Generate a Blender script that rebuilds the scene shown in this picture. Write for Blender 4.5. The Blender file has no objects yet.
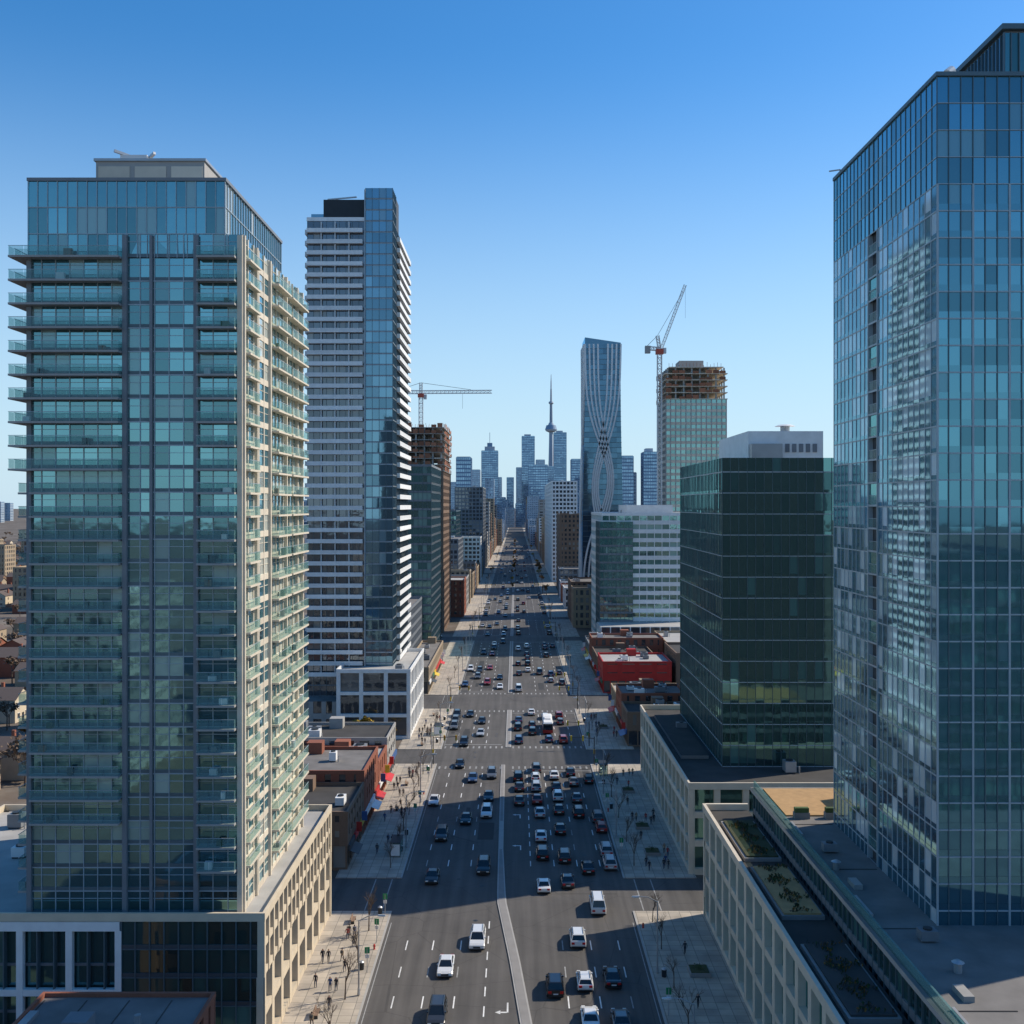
import bpy, math, random
from mathutils import Vector
R=random.Random(7)
scene=bpy.context.scene
col=scene.collection
# ------------------------------------------------------------------ materials
MATS={}
def newmat(name):
    m=bpy.data.materials.new(name); m.use_nodes=True
    nt=m.node_tree; nt.nodes.clear()
    o=nt.nodes.new('ShaderNodeOutputMaterial'); MATS[name]=m
    return m,nt,o
def plain(name,c,rough=0.7,metal=0.0,var=0.18,scale=0.6,attr=0.25,bump=0.0,detail=5,spec=0.4):
    m,nt,o=newmat(name); N=nt.nodes; L=nt.links
    p=N.new('ShaderNodeBsdfPrincipled'); L.new(p.outputs[0],o.inputs[0])
    p.inputs['Roughness'].default_value=rough; p.inputs['Metallic'].default_value=metal
    p.inputs['Specular IOR Level'].default_value=spec
    g=N.new('ShaderNodeNewGeometry'); n=N.new('ShaderNodeTexNoise'); n.inputs['Scale'].default_value=scale; n.inputs['Detail'].default_value=detail
    L.new(g.outputs['Position'],n.inputs['Vector'])
    at=N.new('ShaderNodeAttribute'); at.attribute_name='v'
    a=N.new('ShaderNodeMath'); a.operation='MULTIPLY_ADD'; L.new(n.outputs[0],a.inputs[0]); a.inputs[1].default_value=var*2; a.inputs[2].default_value=1-var-attr*0.5
    b=N.new('ShaderNodeMath'); b.operation='MULTIPLY_ADD'; L.new(at.outputs['Fac'],b.inputs[0]); b.inputs[1].default_value=attr; L.new(a.outputs[0],b.inputs[2])
    v=N.new('ShaderNodeVectorMath'); v.operation='SCALE'; v.inputs[0].default_value=c[:3]; L.new(b.outputs[0],v.inputs['Scale'])
    L.new(v.outputs[0],p.inputs['Base Color'])
    if bump:
        bn=N.new('ShaderNodeBump'); bn.inputs['Strength'].default_value=bump; L.new(n.outputs[0],bn.inputs['Height']); L.new(bn.outputs[0],p.inputs['Normal'])
    return m
def glass(name,dark,mid,pale,tint,refl=0.3,pp=0.85,wave=0.02,rs=0.8):
    m,nt,o=newmat(name); N=nt.nodes; L=nt.links
    at=N.new('ShaderNodeAttribute'); at.attribute_name='v'
    cr=N.new('ShaderNodeValToRGB'); L.new(at.outputs['Fac'],cr.inputs[0])
    e=cr.color_ramp.elements; e[0].color=(*dark,1); e[0].position=0.0; e[1].color=(*pale,1); e[1].position=1.0
    k=e.new(pp-0.25); k.color=(*mid,1); k=e.new(pp-0.03); k.color=(*mid,1); k=e.new(pp+0.02); k.color=(*[0.5*(a+b) for a,b in zip(mid,pale)],1)
    p=N.new('ShaderNodeBsdfPrincipled'); p.inputs['Roughness'].default_value=0.5; L.new(cr.outputs[0],p.inputs['Base Color'])
    g=N.new('ShaderNodeNewGeometry'); n=N.new('ShaderNodeTexNoise'); n.inputs['Scale'].default_value=0.45; n.inputs['Detail'].default_value=2
    L.new(g.outputs['Position'],n.inputs['Vector'])
    bn=N.new('ShaderNodeBump'); bn.inputs['Strength'].default_value=1.0; bn.inputs['Distance'].default_value=wave; L.new(n.outputs[0],bn.inputs['Height'])
    gl=N.new('ShaderNodeBsdfGlossy'); gl.inputs['Roughness'].default_value=0.04; gl.inputs['Color'].default_value=(*tint,1); L.new(bn.outputs[0],gl.inputs['Normal'])
    fr=N.new('ShaderNodeFresnel'); fr.inputs['IOR'].default_value=1.5
    rv=N.new('ShaderNodeMath'); rv.operation='MULTIPLY_ADD'; L.new(at.outputs['Fac'],rv.inputs[0]); rv.inputs[1].default_value=-refl*rs; rv.inputs[2].default_value=refl*(1+rs/2)
    ad=N.new('ShaderNodeMath'); ad.operation='ADD'; ad.use_clamp=True; L.new(fr.outputs[0],ad.inputs[0]); L.new(rv.outputs[0],ad.inputs[1])
    mx=N.new('ShaderNodeMixShader'); L.new(ad.outputs[0],mx.inputs[0]); L.new(p.outputs[0],mx.inputs[1]); L.new(gl.outputs[0],mx.inputs[2]); L.new(mx.outputs[0],o.inputs[0])
    return m
glass('glass_teal',(0.003,0.014,0.018),(0.012,0.062,0.072),(0.34,0.42,0.38),(0.42,0.88,0.95),0.24,0.86,.010,1.3)
glass('glass_tealR',(0.002,0.016,0.026),(0.006,0.062,0.088),(0.16,0.30,0.33),(0.32,0.80,1.0),0.23,0.90,.004,1.2)
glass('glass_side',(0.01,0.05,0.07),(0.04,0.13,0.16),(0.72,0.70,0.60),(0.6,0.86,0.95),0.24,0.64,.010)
glass('glass_sideR',(0.002,0.022,0.034),(0.008,0.06,0.085),(0.75,0.80,0.80),(0.42,0.82,1.0),0.20,0.72,.004)  # pale end of the ramp paints bright reflections into random panes
glass('glass_blue',(0.003,0.016,0.03),(0.012,0.06,0.09),(0.2,0.3,0.33),(0.42,0.76,0.96),0.27,0.9,.004)
glass('glass_deep',(0.003,0.014,0.03),(0.008,0.035,0.07),(0.03,0.09,0.14),(0.30,0.62,0.90),0.17,0.9,.004)
glass('glass_dark',(0.002,0.010,0.011),(0.007,0.042,0.040),(0.05,0.15,0.14),(0.36,0.80,0.80),0.19,0.88,0.008,1.4)
glass('glass_green',(0.01,0.04,0.04),(0.025,0.11,0.105),(0.25,0.38,0.34),(0.52,0.90,0.88),0.27,0.85,.01)
glass('glass_win',(0.01,0.013,0.018),(0.03,0.035,0.045),(0.3,0.29,0.26),(0.6,0.7,0.8),0.13,0.85)
glass('glass_far_hazed',(0.03,0.08,0.15),(0.05,0.13,0.23),(0.22,0.31,0.4),(0.45,0.70,0.95),0.32,0.9)  # distance haze painted in as a lighter, bluer glass colour
m,nt,o=newmat('glass_rail'); N=nt.nodes;L=nt.links
t=N.new('ShaderNodeBsdfTransparent'); t.inputs[0].default_value=(0.80,0.94,0.92,1)
p=N.new('ShaderNodeBsdfPrincipled'); p.inputs['Base Color'].default_value=(0.20,0.38,0.38,1); p.inputs['Roughness'].default_value=0.12
mx=N.new('ShaderNodeMixShader'); mx.inputs[0].default_value=0.34; L.new(t.outputs[0],mx.inputs[1]); L.new(p.outputs[0],mx.inputs[2]); L.new(mx.outputs[0],o.inputs[0])
plain('conc',(0.35,0.34,0.32)); plain('conc_pale',(0.62,0.55,0.44)); plain('beige',(0.60,0.51,0.38)); plain('white_panel',(0.76,0.76,0.74),0.5)
plain('grey_panel',(0.19,0.205,0.22),0.5); plain('mullion',(0.10,0.145,0.165),0.4,0.2); plain('mullion_l',(0.36,0.42,0.45),0.4,0.1)
plain('dark_metal',(0.035,0.04,0.045),0.5,0.3); plain('charcoal',(0.06,0.065,0.07),0.6)
plain('brick_red',(0.28,0.10,0.06),0.85,scale=3); plain('brick_brown',(0.22,0.145,0.10),0.85,scale=3); plain('brick_tan',(0.36,0.28,0.19),0.85,scale=3)
plain('red_panel',(0.50,0.035,0.03),0.5); plain('orange_net',(0.30,0.12,0.065),0.8,scale=2,var=.3,attr=.8)
plain('roof_grey',(0.18,0.17,0.16),0.95,scale=0.35,var=0.45); plain('roof_dark',(0.06,0.057,0.054),0.95,scale=0.3,var=0.45); plain('roof_tan',(0.42,0.26,0.12),0.95,scale=1.2,var=.3)
plain('roof_pale',(0.38,0.37,0.35),0.9,scale=0.3,var=.3)
plain('roof_green',(0.07,0.075,0.035),0.95,scale=1.5,var=.5,bump=.5)
plain('metal',(0.42,0.43,0.44),0.4,0.5); plain('crane_red',(0.5,0.09,0.05),0.5); plain('crane_white',(0.6,0.6,0.58),0.5)
plain('tyre',(0.012,0.012,0.012),0.8); plain('lamp_w',(0.8,0.8,0.75),0.2); plain('lamp_r',(0.5,0.01,0.01),0.3); plain('sig_green',(0.02,0.25,0.1),0.4)
plain('paint',(0.70,0.70,0.68),0.6,scale=1.5,var=0.4); plain('paint_worn',(0.30,0.30,0.29),0.7,scale=1.5,var=0.5); plain('tar',(0.042,0.042,0.042),0.8,scale=2,attr=.3)
plain('bark',(0.13,0.10,0.08),0.9,scale=5); plain('leaf_orange',(0.26,0.13,0.03),0.8,attr=0.9,scale=.3); plain('leaf_yellow',(0.36,0.24,0.03),0.8,attr=.8)
plain('twig',(0.17,0.12,0.085),0.9)
plain('leaf_green',(0.05,0.08,0.025),0.8,attr=.8)
plain('skin',(0.45,0.26,0.18),0.6); plain('coat_dark',(0.03,0.03,0.04),0.9); plain('coat_red',(0.3,0.04,0.04),0.9); plain('coat_tan',(0.3,0.22,0.14),0.9); plain('coat_blue',(0.04,0.08,0.2),.9); plain('jeans',(0.04,0.06,0.11),.9); plain('hair',(0.03,0.02,0.015),.8)
plain('far_haze_blue',(0.17,0.26,0.37),0.6); plain('far_haze_pale',(0.40,0.46,0.52),0.6); plain('cn_conc_hazed',(0.30,0.37,0.45),0.7)  # skyline colours with aerial haze painted in, paler and bluer
plain('planter',(0.25,0.24,0.23),0.8); plain('yellow_sign',(0.6,0.42,0.03),.5); plain('shop_blue',(0.05,0.12,0.3),.5); plain('shop_green',(0.03,0.16,0.08),.5)
plain('roof_shingle',(0.12,0.095,0.085),.9,scale=2)
m,nt,o=newmat('car_paint'); N=nt.nodes;L=nt.links
p=N.new('ShaderNodeBsdfPrincipled'); oi=N.new('ShaderNodeObjectInfo'); L.new(oi.outputs['Color'],p.inputs['Base Color']); p.inputs['Roughness'].default_value=0.28; p.inputs['Metallic'].default_value=0.15
p.inputs['Coat Weight'].default_value=0.6; L.new(p.outputs[0],o.inputs[0])
m,nt,o=newmat('car_glass'); N=nt.nodes;L=nt.links
p=N.new('ShaderNodeBsdfPrincipled'); p.inputs['Base Color'].default_value=(0.012,0.016,0.02,1); p.inputs['Roughness'].default_value=0.06; p.inputs['IOR'].default_value=1.6; L.new(p.outputs[0],o.inputs[0])
def asphalt(name,c):
    m,nt,o=newmat(name); N=nt.nodes; L=nt.links
    p=N.new('ShaderNodeBsdfPrincipled'); p.inputs['Roughness'].default_value=0.8; L.new(p.outputs[0],o.inputs[0])
    g=N.new('ShaderNodeNewGeometry'); mp=N.new('ShaderNodeMapping'); mp.inputs['Scale'].default_value=(1.0,0.03,1); L.new(g.outputs['Position'],mp.inputs[0])
    n1=N.new('ShaderNodeTexNoise'); n1.inputs['Scale'].default_value=0.9; n1.inputs['Detail'].default_value=4; L.new(mp.outputs[0],n1.inputs['Vector'])
    n2=N.new('ShaderNodeTexNoise'); n2.inputs['Scale'].default_value=0.08; n2.inputs['Detail'].default_value=8; n2.inputs['Roughness'].default_value=.65; L.new(g.outputs['Position'],n2.inputs['Vector'])
    n3=N.new('ShaderNodeTexNoise'); n3.inputs['Scale'].default_value=6; n3.inputs['Detail'].default_value=3; L.new(g.outputs['Position'],n3.inputs['Vector'])
    vo=N.new('ShaderNodeTexVoronoi'); vo.feature='DISTANCE_TO_EDGE'; vo.inputs['Scale'].default_value=0.11; L.new(g.outputs['Position'],vo.inputs['Vector'])
    cm=N.new('ShaderNodeMath'); cm.operation='GREATER_THAN'; cm.inputs[1].default_value=0.006; L.new(vo.outputs['Distance'],cm.inputs[0])
    def ma(op,a,b,c=None):
        x=N.new('ShaderNodeMath'); x.operation=op
        for i,q in enumerate((a,b,c)):
            if q is None: continue
            if isinstance(q,(int,float)): x.inputs[i].default_value=q
            else: L.new(q,x.inputs[i])
        return x.outputs[0]
    s=ma('MULTIPLY_ADD',n1.outputs[0],1.1,0.1); s=ma('MULTIPLY_ADD',n2.outputs[0],1.0,s); s=ma('MULTIPLY_ADD',n3.outputs[0],0.25,s); s=ma('SUBTRACT',s,0.25)
    s=ma('MULTIPLY',s,ma('MULTIPLY_ADD',cm.outputs[0],0.25,0.75))
    v=N.new('ShaderNodeVectorMath'); v.operation='SCALE'; v.inputs[0].default_value=c; L.new(s,v.inputs['Scale']); L.new(v.outputs[0],p.inputs['Base Color'])
asphalt('asphalt',(0.085,0.079,0.073)); asphalt('asphalt_side',(0.078,0.073,0.068))
m,nt,o=newmat('sidewalk'); N=nt.nodes; L=nt.links
p=N.new('ShaderNodeBsdfPrincipled'); p.inputs['Roughness'].default_value=0.85; L.new(p.outputs[0],o.inputs[0])
g=N.new('ShaderNodeNewGeometry'); b=N.new('ShaderNodeTexBrick'); b.offset=0; b.inputs['Scale'].default_value=1; b.inputs['Brick Width'].default_value=1.6; b.inputs['Row Height'].default_value=1.6; b.inputs['Mortar Size'].default_value=0.035
b.inputs['Color1'].default_value=(0.46,0.40,0.32,1); b.inputs['Color2'].default_value=(0.35,0.31,0.26,1); b.inputs['Mortar'].default_value=(0.16,0.15,0.13,1); L.new(g.outputs['Position'],b.inputs['Vector'])
n=N.new('ShaderNodeTexNoise'); n.inputs['Scale'].default_value=0.35; n.inputs['Detail'].default_value=7; L.new(g.outputs['Position'],n.inputs['Vector'])
a=N.new('ShaderNodeMath'); a.operation='MULTIPLY_ADD'; L.new(n.outputs[0],a.inputs[0]); a.inputs[1].default_value=0.9; a.inputs[2].default_value=0.55
v=N.new('ShaderNodeVectorMath'); v.operation='SCALE'; L.new(b.outputs[0],v.inputs[0]); L.new(a.outputs[0],v.inputs['Scale']); L.new(v.outputs[0],p.inputs['Base Color'])
m,nt,o=newmat('land'); N=nt.nodes; L=nt.links
p=N.new('ShaderNodeBsdfPrincipled'); p.inputs['Roughness'].default_value=0.95; L.new(p.outputs[0],o.inputs[0])
g=N.new('ShaderNodeNewGeometry'); n=N.new('ShaderNodeTexNoise'); n.inputs['Scale'].default_value=0.02; n.inputs['Detail'].default_value=9; n.inputs['Roughness'].default_value=.7; L.new(g.outputs['Position'],n.inputs['Vector'])
cr=N.new('ShaderNodeValToRGB'); L.new(n.outputs[0],cr.inputs[0]); e=cr.color_ramp.elements
e[0].position=.35; e[0].color=(0.06,0.06,0.045,1); e[1].position=.65; e[1].color=(0.19,0.17,0.15,1); k=e.new(.5); k.color=(0.13,0.10,0.075,1)
L.new(cr.outputs[0],p.inputs['Base Color'])

# ------------------------------------------------------------------ mesh builder
class MB:
    def __init__(s): s.v=[];s.f=[];s.m=[];s.a=[];s.names=[]
    def mi(s,n):
        if n not in s.names: s.names.append(n)
        return s.names.index(n)
    def poly(s,pts,mat,a=None):
        b=len(s.v); s.v.extend(pts); s.f.append(tuple(range(b,b+len(pts)))); s.m.append(s.mi(mat)); s.a.append(R.random() if a is None else a)
    def hexa(s,c,mat,a=None):
        b=len(s.v); s.v.extend(c); i=s.mi(mat); a=R.random() if a is None else a
        for f in ((0,3,2,1),(4,5,6,7),(0,1,5,4),(1,2,6,5),(2,3,7,6),(3,0,4,7)):
            s.f.append(tuple(b+k for k in f)); s.m.append(i); s.a.append(a)
    def box(s,x0,x1,y0,y1,z0,z1,mat,a=None,top=None):
        s.hexa([(x0,y0,z0),(x1,y0,z0),(x1,y1,z0),(x0,y1,z0),(x0,y0,z1),(x1,y0,z1),(x1,y1,z1),(x0,y1,z1)],mat,a)
        if top: s.m[-5]=s.mi(top)
    def beam(s,p,q,w,mat,w2=None):
        p=Vector(p);q=Vector(q);d=q-p
        if d.length<1e-5: return
        d.normalize(); up=Vector((0,0,1)) if abs(d.z)<.9 else Vector((0,1,0))
        a=d.cross(up).normalized(); b=a.cross(d)
        w2=w if w2 is None else w2
        c=[]
        for o,ww in ((p,w),(q,w2)):
            for sx,sy in ((-1,-1),(1,-1),(1,1),(-1,1)):
                c.append(tuple(o+a*sx*ww/2+b*sy*ww/2))
        s.hexa(c,mat,0.5)
    def cyl(s,p,q,r,mat,n=10,r2=None,cap=True):
        p=Vector(p);q=Vector(q);d=(q-p).normalized(); up=Vector((0,0,1)) if abs(d.z)<.9 else Vector((0,1,0))
        a=d.cross(up).normalized(); b=a.cross(d); r2=r if r2 is None else r2
        base=len(s.v)
        for o,rr in ((p,r),(q,r2)):
            for k in range(n):
                t=2*math.pi*k/n; s.v.append(tuple(o+a*math.cos(t)*rr+b*math.sin(t)*rr))
        i=s.mi(mat); v=R.random()
        for k in range(n):
            k2=(k+1)%n; s.f.append((base+k,base+k2,base+n+k2,base+n+k)); s.m.append(i); s.a.append(v)
        if cap:
            s.f.append(tuple(base+k for k in range(n))[::-1]); s.m.append(i); s.a.append(v)
            s.f.append(tuple(base+n+k for k in range(n))); s.m.append(i); s.a.append(v)
    def mesh(s,name):
        me=bpy.data.meshes.new(name); me.from_pydata(s.v,[],s.f)
        for n in s.names: me.materials.append(MATS[n])
        me.polygons.foreach_set('material_index',s.m)
        at=me.attributes.new('v','FLOAT','FACE'); at.data.foreach_set('value',s.a)
        me.update(); return me
    def obj(s,name,loc=(0,0,0)):
        o=bpy.data.objects.new(name,s.mesh(name)); o.location=loc; col.objects.link(o); return o
def inst(me,name,loc,rz=0,sc=1,color=None):
    o=bpy.data.objects.new(name,me); o.location=loc; o.rotation_euler=(0,0,rz); o.scale=(sc,sc,sc) if not isinstance(sc,tuple) else sc
    if color: o.color=(*color,1)
    col.objects.link(o); return o

# ------------------------------------------------------------------ facades
class Fr:  # local frame: a along, b outward, z
    def __init__(s,mb,x,y,side):
        s.mb=mb; s.x=x; s.y=y
        s.u={'F':(1,0),'R':(0,1),'L':(0,-1),'B':(-1,0)}[side]; s.n=(s.u[1],-s.u[0])
    def P(s,a,b,z): return (s.x+s.u[0]*a+s.n[0]*b, s.y+s.u[1]*a+s.n[1]*b, z)
    def box(s,a0,a1,b0,b1,z0,z1,mat,v=None):
        P=s.P; s.mb.hexa([P(a0,b1,z0),P(a1,b1,z0),P(a1,b0,z0),P(a0,b0,z0),P(a0,b1,z1),P(a1,b1,z1),P(a1,b0,z1),P(a0,b0,z1)],mat,v)
    def pane(s,a0,a1,b,z0,z1,mat,v=None,j=0.008):
        r=[R.uniform(-j,j) for _ in range(2)]
        s.mb.poly([s.P(a0,b+r[0],z0),s.P(a1,b-r[0]+r[1],z0),s.P(a1,b-r[0]-r[1],z1),s.P(a0,b+r[0]-2*r[1],z1)],mat,v)
def facade(fr,W,z0,nf,fh,st,a_start=0.0,e=0.01,run=0.5):
    bay=st.get('bay',1.5); nb=max(1,round(W/bay)); bw=W/nb
    md=st.get('md',0.15); sd=st.get('sd',0.1); sp=st.get('sp',0.6); mw=st.get('mw',0.1); H=nf*fh
    gm=st['glass']; sm=st.get('spm',gm); fm=st['frame']; pk=st.get('pk',0); pw=st.get('pw',0.5); hh=st.get('hh',0.0); hm=st.get('hm',fm)
    split=st.get('split',0); j=st.get('j',.008)
    A=a_start
    for f in range(nf):
        z=z0+f*fh; fv=R.random()
        v=R.random()
        for i in range(nb):
            if R.random()>run: v=R.random()
            fr.pane(A+i*bw,A+(i+1)*bw,-md,z+sp*0.5,z+fh,gm,v,j)
        if sp>0:
            if sm==gm:
                for i in range(nb): fr.pane(A+i*bw,A+(i+1)*bw,-md+0.03,z,z+sp,gm,R.uniform(.25,.6),j)
            else: fr.box(A+e+.01,A+W-e-.01,-md,-md+sd,z,z+sp,sm,fv)
        if hh>0: fr.box(A+e+.02,A+W-e-.02,-md,-md*0.25,z-hh/2+.013,z+hh/2+.013,hm,.5)
        if split: fr.box(A+e+.03,A+W-e-.03,-md,-md*0.6,z+sp+(fh-sp)*split-.03,z+sp+(fh-sp)*split+.03,fm,.5)
    for i in range(nb+1):
        w=pw if (pk and i%pk==0) else mw
        c=A+i*bw; a0=max(A+e,c-w/2); a1=min(A+W-e,c+w/2)
        if i==0: a1=a0+w
        if i==nb: a0=a1-w
        fr.box(a0,a1,-md,0 if w==pw else -md*0.12,z0,z0+H,st.get('pm',fm) if w==pw and pk else fm,.5)
def roof_kit(mb,x0,x1,y0,y1,z,pm='conc',ph=0.9,units=4,top='roof_grey',t=0.3):
    o=.03
    mb.box(x0-o,x1+o,y0-o,y0+t,z,z+ph,pm,.5); mb.box(x0-o,x1+o,y1-t,y1+o,z,z+ph,pm,.5)
    mb.box(x0-o,x0+t,y0+t,y1-t,z,z+ph,pm,.5); mb.box(x1-t,x1+o,y0+t,y1-t,z,z+ph,pm,.5)
    mb.poly([(x0+t,y0+t,z+.05),(x1-t,y0+t,z+.05),(x1-t,y1-t,z+.05),(x0+t,y1-t,z+.05)],top,.5)
    for k in range(units):
        w=R.uniform(1.2,3);d=R.uniform(1.2,3);h=R.uniform(.8,1.8)
        if x1-x0<w+3 or y1-y0<d+3: continue
        x=R.uniform(x0+1,x1-1-w); y=y0+1+(k+R.uniform(0,.4))/units*(y1-y0-2-d)
        m=R.choice(['metal','white_panel','grey_panel'])
        mb.box(x,x+w,y,y+d,z+.25,z+.25+h,m); mb.box(x+.1,x+w-.1,y+.1,y+d-.1,z+.05,z+.25,'dark_metal')
        mb.cyl((x+w/2,y+d/2,z+.25+h),(x+w/2,y+d/2,z+.45+h),min(w,d)*.35,'dark_metal',10)
        if R.random()<.5: mb.cyl((x+w+.5,y,z),(x+w+.5,y,z+1.3),.12,'metal',6)
def body(mb,x0,x1,y0,y1,z0,nf,fh,st,sides='FLR',core='charcoal',e0=.01,run=.5):
    z1=z0+nf*fh; i=st.get('md',.15)+.03
    mb.box(x0+i,x1-i,y0+i,y1-i,z0,z1,core,.5)
    for k,s in enumerate(sides):
        W=(x1-x0) if s in 'FB' else (y1-y0)
        ox,oy={'F':(x0,y0),'R':(x1,y0),'L':(x0,y1),'B':(x1,y1)}[s]
        facade(Fr(mb,ox,oy,s),W,z0,nf,fh,st,e=e0 if s in 'FB' else e0*2,run=run)
    return z1
def bld(name,x0,x1,y0,y1,h,st,fh=3.2,sides='FLRB',top='roof_grey',pm=None,units=4,z0=0,ph=.9,extra=None):
    mb=MB(); nf=max(1,round(h/fh)); fh=h/nf
    z=body(mb,x0,x1,y0,y1,z0,nf,fh,st,sides)
    roof_kit(mb,x0,x1,y0,y1,z,pm or st.get('pm',st['frame']),ph,units,top)
    if extra: extra(mb,z)
    return mb.obj(name)
S_curt=dict(glass='glass_blue',frame='mullion',bay=1.6,md=.15,sp=.7,mw=.1,hh=.12)
S_far=dict(glass='glass_far_hazed',frame='far_haze_blue',bay=4,md=.3,sp=1.2,spm='far_haze_blue',mw=.6)
S_farp=dict(glass='glass_far_hazed',frame='far_haze_pale',bay=4,md=.4,sp=1.6,spm='far_haze_pale',mw=1.4,sd=.3)
S_conc=dict(glass='glass_win',frame='conc',bay=3.2,md=.3,sp=1.4,spm='conc',mw=1.2,sd=.22)
S_white=dict(glass='glass_win',frame='white_panel',bay=3,md=.3,sp=1.3,spm='white_panel',mw=.9,sd=.22)
S_tan=dict(glass='glass_win',frame='brick_tan',bay=2.8,md=.25,sp=1.3,spm='brick_tan',mw=1.3,sd=.18)
S_red=dict(glass='glass_win',frame='brick_red',bay=2.8,md=.25,sp=1.5,spm='brick_red',mw=1.5,sd=.18)
S_brn=dict(glass='glass_win',frame='brick_brown',bay=2.8,md=.25,sp=1.4,spm='brick_brown',mw=1.4,sd=.18)
S_grey=dict(glass='glass_win',frame='grey_panel',bay=3,md=.25,sp=1.1,spm='grey_panel',mw=.8,sd=.18)
S_green=dict(glass='glass_green',frame='mullion',bay=1.8,md=.2,sp=.8,spm='grey_panel',mw=.12,sd=.1,hh=.15)
S_pod=dict(glass='glass_win',frame='beige',bay=4.4,md=.9,sp=.9,spm='beige',mw=1.1,sd=.75)
def balc(fr,a0,a1,d,z,slab='conc',rail='glass_rail',th=.22,rh=1.05,solid=False,ends=(1,1)):
    fr.box(a0,a1,0.01,d,z-th,z,slab,.5)
    rm='glass_rail' if not solid else slab
    t=.04 if not solid else .14
    n=max(1,round((a1-a0)/1.6)); w=(a1-a0)/n
    if solid: fr.box(a0+.02,a1-.02,d-.02-t,d-.02,z,z+rh,rm,R.random())
    else:
        for i in range(n):
            P=fr.P; q0,q1=a0+i*w+.04,a0+(i+1)*w-.04
            fr.mb.poly([P(q0,d-.06,z+.04),P(q1,d-.06,z+.04),P(q1,d-.06,z+rh-.05),P(q0,d-.06,z+rh-.05)],rm,.5)
        if d>.8 and R.random()<.5:
            x=R.uniform(a0+.4,a1-1.2); fr.box(x,x+R.uniform(.4,.9),.25,.7,z+.02,z+R.uniform(.5,.9),R.choice(['dark_metal','brick_brown','white_panel','leaf_green','planter']))
    if not solid: fr.box(a0+.01,a1-.01,d-.09,d-.03,z+rh-.05,z+rh,'mullion_l',.5)
    P=fr.P
    for k,q in ((0,a0+.05),(1,a1-.05)):
        if ends[k]: fr.mb.poly([P(q,.02,z+.04),P(q,d-.12,z+.04),P(q,d-.12,z+rh-.06),P(q,.02,z+rh-.06)],rm,.5)

# ================= TOWER A (left condo)
mb=MB(); x0,x1,y0,y1=-53.3,-29.8,111.7,142.6; zp=15.3; fh=2.56; nf=28
mb.box(x0+.4,x1-.4,y0+.4,y1-.4,zp,zp+nf*fh+2.6,'charcoal',.5,top='roof_grey')
stA=dict(glass='glass_teal',frame='mullion_l',bay=1.55,md=.12,sp=.45,spm='mullion',sd=.06,mw=.08,hh=.12,split=.62,j=.005)
F=Fr(mb,x0,y0,'F')
facade(F,10.7,zp,nf,fh,stA,0,run=.2); facade(F,7.9,zp,nf+1,fh,stA,10.7,run=.2); facade(F,4.9,zp,nf+1,fh,dict(stA,bay=1.63),18.6,run=.2)
for a,w,d in ((0,.5,.25),(10.45,.5,.35),(13.4,.3,.3),(18.2,.5,.35),(22.95,.55,.3)):
    F.box(a+.003,a+w,-.2,d,zp,zp+nf*fh+(2.4 if a>10 else 0),'conc_pale' if a>20 else 'grey_panel',.5)
for f in range(nf+1):
    z=zp+f*fh
    if f==0: continue
    if f>=nf-9: balc(F,-1.5,10.4,1.3,z)
    elif f>=4: balc(F,.6,10.3,1.0,z)
    if f>1: balc(F,18.75,22.9,1.2,z)
Rr=Fr(mb,x1,y0,'R'); W=y1-y0
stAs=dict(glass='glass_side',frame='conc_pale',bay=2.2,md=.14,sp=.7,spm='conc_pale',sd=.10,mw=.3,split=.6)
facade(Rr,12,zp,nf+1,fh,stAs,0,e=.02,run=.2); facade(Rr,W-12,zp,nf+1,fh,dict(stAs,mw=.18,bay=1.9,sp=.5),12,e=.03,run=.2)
for a in (.02,5.4,11.8,20.5,27,W-.5): Rr.box(a,a+.4,-.2,.25,zp,zp+(nf+1)*fh-.1,'conc_pale',.5)
for f in range(1,nf+1):
    z=zp+f*fh
    balc(Rr,13,20.2,.95,z,'conc_pale'); balc(Rr,21.1,W+.1,.95,z,'conc_pale')
    if f>1: balc(Rr,.6,5.2,.7,z,'conc_pale')
Lf=Fr(mb,x0,y1,'L'); facade(Lf,W,zp,nf,fh,stA,0,e=.02)
for f in range(1,nf+1): balc(Lf,W-13,W-.1 if f<nf-9 else W,1.1 if f<nf-9 else 1.49,zp+f*fh)
zc=zp+nf*fh; stC=dict(glass='glass_teal',frame='mullion_l',bay=1.1,md=.12,sp=0,mw=.07,hh=.1,j=.004)
mb.box(x0+.5,-32.2,y0+.5,y1-4,zc,95.2,'charcoal',.5,top='roof_grey')
facade(Fr(mb,x0,y0,'F'),21.6,zc+2.6,2,2.9,stC,0,run=.4)
facade(Fr(mb,x0,y0,'F'),18.5,zc,1,2.6,stC,0,run=.4)
facade(Fr(mb,-31.7,y0,'R'),y1-y0-4,zc,3,2.8,dict(stC,glass='glass_side'),0,e=.02,run=.6); facade(Fr(mb,x0,y1-4,'L'),y1-y0-4,zc,3,2.8,stC,0,e=.02)
mb.box(x0-.05,-31.6,y0-.08,y0+.25,95.35,95.7,'grey_panel',.5); mb.box(-31.95,-31.6,y0+.25,y1-4,95.35,95.7,'grey_panel',.5); mb.box(x0-.05,x0+.3,y0+.25,y1-4,95.35,95.7,'grey_panel',.5)
mb.box(-48.4,-35.9,118,134,95,99.6,'conc',.6)
for i in range(3): mb.box(-48.1+i*4.2,-44.5+i*4.2,117.9,118.02,96.3,99.0,'conc_pale')
mb.box(-48.6,-35.7,117.8,134.2,99.6,99.9,'metal')
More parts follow.
